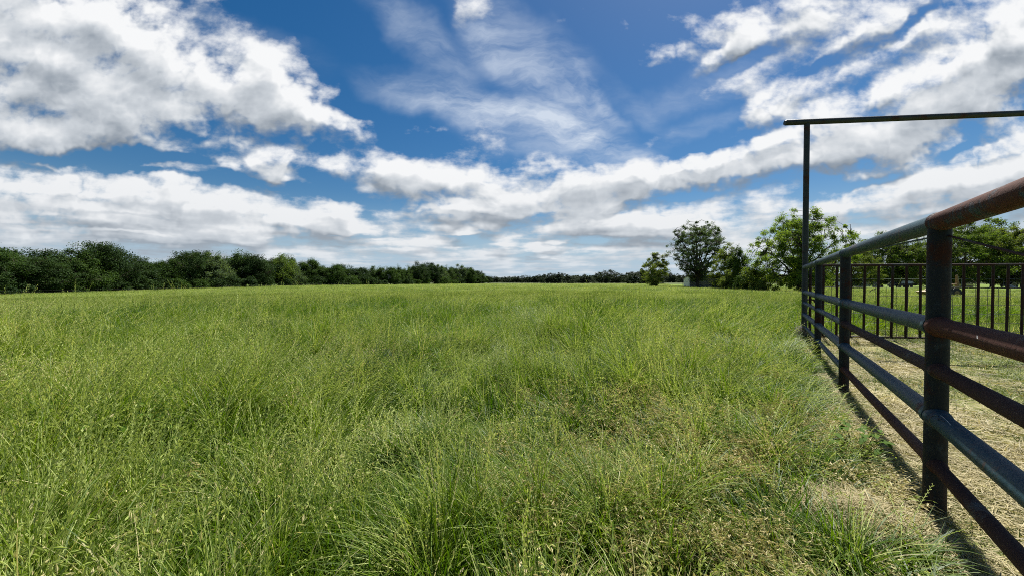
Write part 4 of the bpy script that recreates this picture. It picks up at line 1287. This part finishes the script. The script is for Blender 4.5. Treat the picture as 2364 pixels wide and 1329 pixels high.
    scatter('mown_grass', colM, np.stack([X, Y, terrain(X, Y) + .006], 1), np.stack([X * 0, X * 0, r.uniform(-3.14, 3.14, len(X))], 1), S, I, 'short mown grass and straw stubble inside the pipe fence')

    # --- matted patch of cut straw in the meadow, by the nearest post
    n = 230
    a = r.uniform(0, 6.28, n); d = np.sqrt(r.uniform(0, 1, n))
    x = 2.02 + np.cos(a) * d * .38; y = 2.26 + np.sin(a) * d * .22
    z = .02 + .10 * (1 - d ** 2) * r.uniform(.4, 1, n)
    scatter('cut_straw', colM, np.stack([x, y, z], 1), np.stack([r.normal(0, .09, n), r.normal(0, .09, n), r.uniform(-3, 3, n)], 1), np.full((n, 3), .72), r.integers(3, 6, n), 'matted heap of dry cut straw in the grass beside the nearest fence post')

    # --- sedge tussocks and broad-leaved weeds that stand out
    for (x, y, h, w, lab) in ((-1.95, 5.1, .50, .42, 'nearest dark blue green tussock standing up in the middle of the meadow'), (-6.6, 9.6, .50, .6, 'wide blue grey tussock in the left middle of the meadow'),
                              (4.1, 17.0, .55, .6, 'farthest pale blue grey tussock, right of the middle of the meadow'), (-2.6, 11.5, .42, .4, 'small dark tussock between the two wide blue grey ones')):
        b = GB(int(500 + abs(x) * 10)); b.blades(420, w, h * .6, h * 1.15, .0050 + .0006 * y, (.02, .35), (.1, .8), .15)
        b.rye(14, w * .9, h * 1.0, h * 1.3, .1)
        o = link_mesh('sedge_tussock', b.mesh('sedge', [G_BLUE, G_SEED])); o.location = (x, y, float(terrain(x, y)))
        tag(o, lab, 'grass tussock')
    def weed(x, y, n, rad, h, ls, lab, seed):
        rr = np.random.default_rng(seed)
        mb = MB(); P = []
        for k in range(n):
            a = rr.uniform(0, 6.28); d = rad * math.sqrt(rr.uniform(0, 1)); e = np.array([math.cos(a) * d, math.sin(a) * d, h * rr.uniform(.5, 1)])
            mb.tube([(e[0] * .2, e[1] * .2, -.02), (e[0] * .7, e[1] * .7, e[2] * .7), e], [.0022, .0018, .0012], 4, False); P.append(e)
        root = empty('broadleaf_weed', (x, y, float(terrain(x, y)))); tag(root, lab, 'weed')
        mb.build('stem', G_WEED, root)
        V, Q, nn = [], [], 0
        for e in P:       # a leaf: a folded blade of 6 quads with a drooping tip
            az = rr.uniform(0, 6.28); L = ls * rr.uniform(.6, 1.25); W = L * .55; dr = rr.uniform(.1, .6)
            u = np.array([math.cos(az), math.sin(az), 0]); v = np.array([-u[1], u[0], 0])
            pr = []
            for t, wd in ((0, .12), (.2, .8), (.5, 1.0), (.8, .6), (1, .03)):
                c = e + u * L * t + np.array([0, 0, L * (.25 * t - dr * t * t)])
                pr += [c - v * W * .5 * wd + [0, 0, W * .16 * wd], c, c + v * W * .5 * wd + [0, 0, W * .16 * wd]]
            q = []
            for k in range(4):
                for j in range(2): q.append([k * 3 + j, k * 3 + j + 1, k * 3 + j + 4, k * 3 + j + 3])
            V += pr; Q += [[i + nn for i in f] for f in q]; nn += 15
        o = link_mesh('leaves', make_mesh('weed_leaves', V, [Q], G_WEED, smooth=True), root)
    weed(-2.85, 2.75, 34, .34, .46, .085, 'broad leaved weed low in the left foreground grass', 61)
    weed(-2.55, 3.55, 26, .40, .44, .075, 'second broad leaved weed behind the left foreground one', 62)
    weed(-4.4, 3.6, 22, .35, .42, .09, 'broad leaved weed at the left edge of the view', 63)
    weed(2.84, 3.02, 24, .20, .28, .095, 'dark leafy weed growing against the fence behind the nearest post', 64)
    weed(-1.0, 4.6, 22, .35, .40, .06, 'small leafy weed in the grass just right of the dark tussock', 65)
build_grass()

def dead_tangle():
    r = np.random.default_rng(77)
    x, y = GATE0[0] - .14, GATE0[1] - .12
    mb = MB()
    for k in range(90):
        a = unit(r.normal(size=3)) * [.17, .15, .15] + [0, 0, .22]; b = unit(r.normal(size=3)) * [.17, .15, .13] + [0, 0, .22]
        m = (a + b) / 2 + r.normal(0, .08, 3)
        mb.tube([a, m, b], .0035, 4, False)
    for k in range(10):
        mb.tube([(r.normal(0, .06), r.normal(0, .06), -.02), (r.normal(0, .06), r.normal(0, .06), .12), (r.normal(0, .1), r.normal(0, .1), .3)], .004, 4, False)
    o = mb.build('dead_weed', plain_mat('dead_stems', (.16, .145, .115), (.30, .28, .23), 20, .9)); o.location = (x, y, 0)
    tag(o, 'grey tangle of dead stems caught at the foot of the tall gate post', 'dead weed')
dead_tangle()
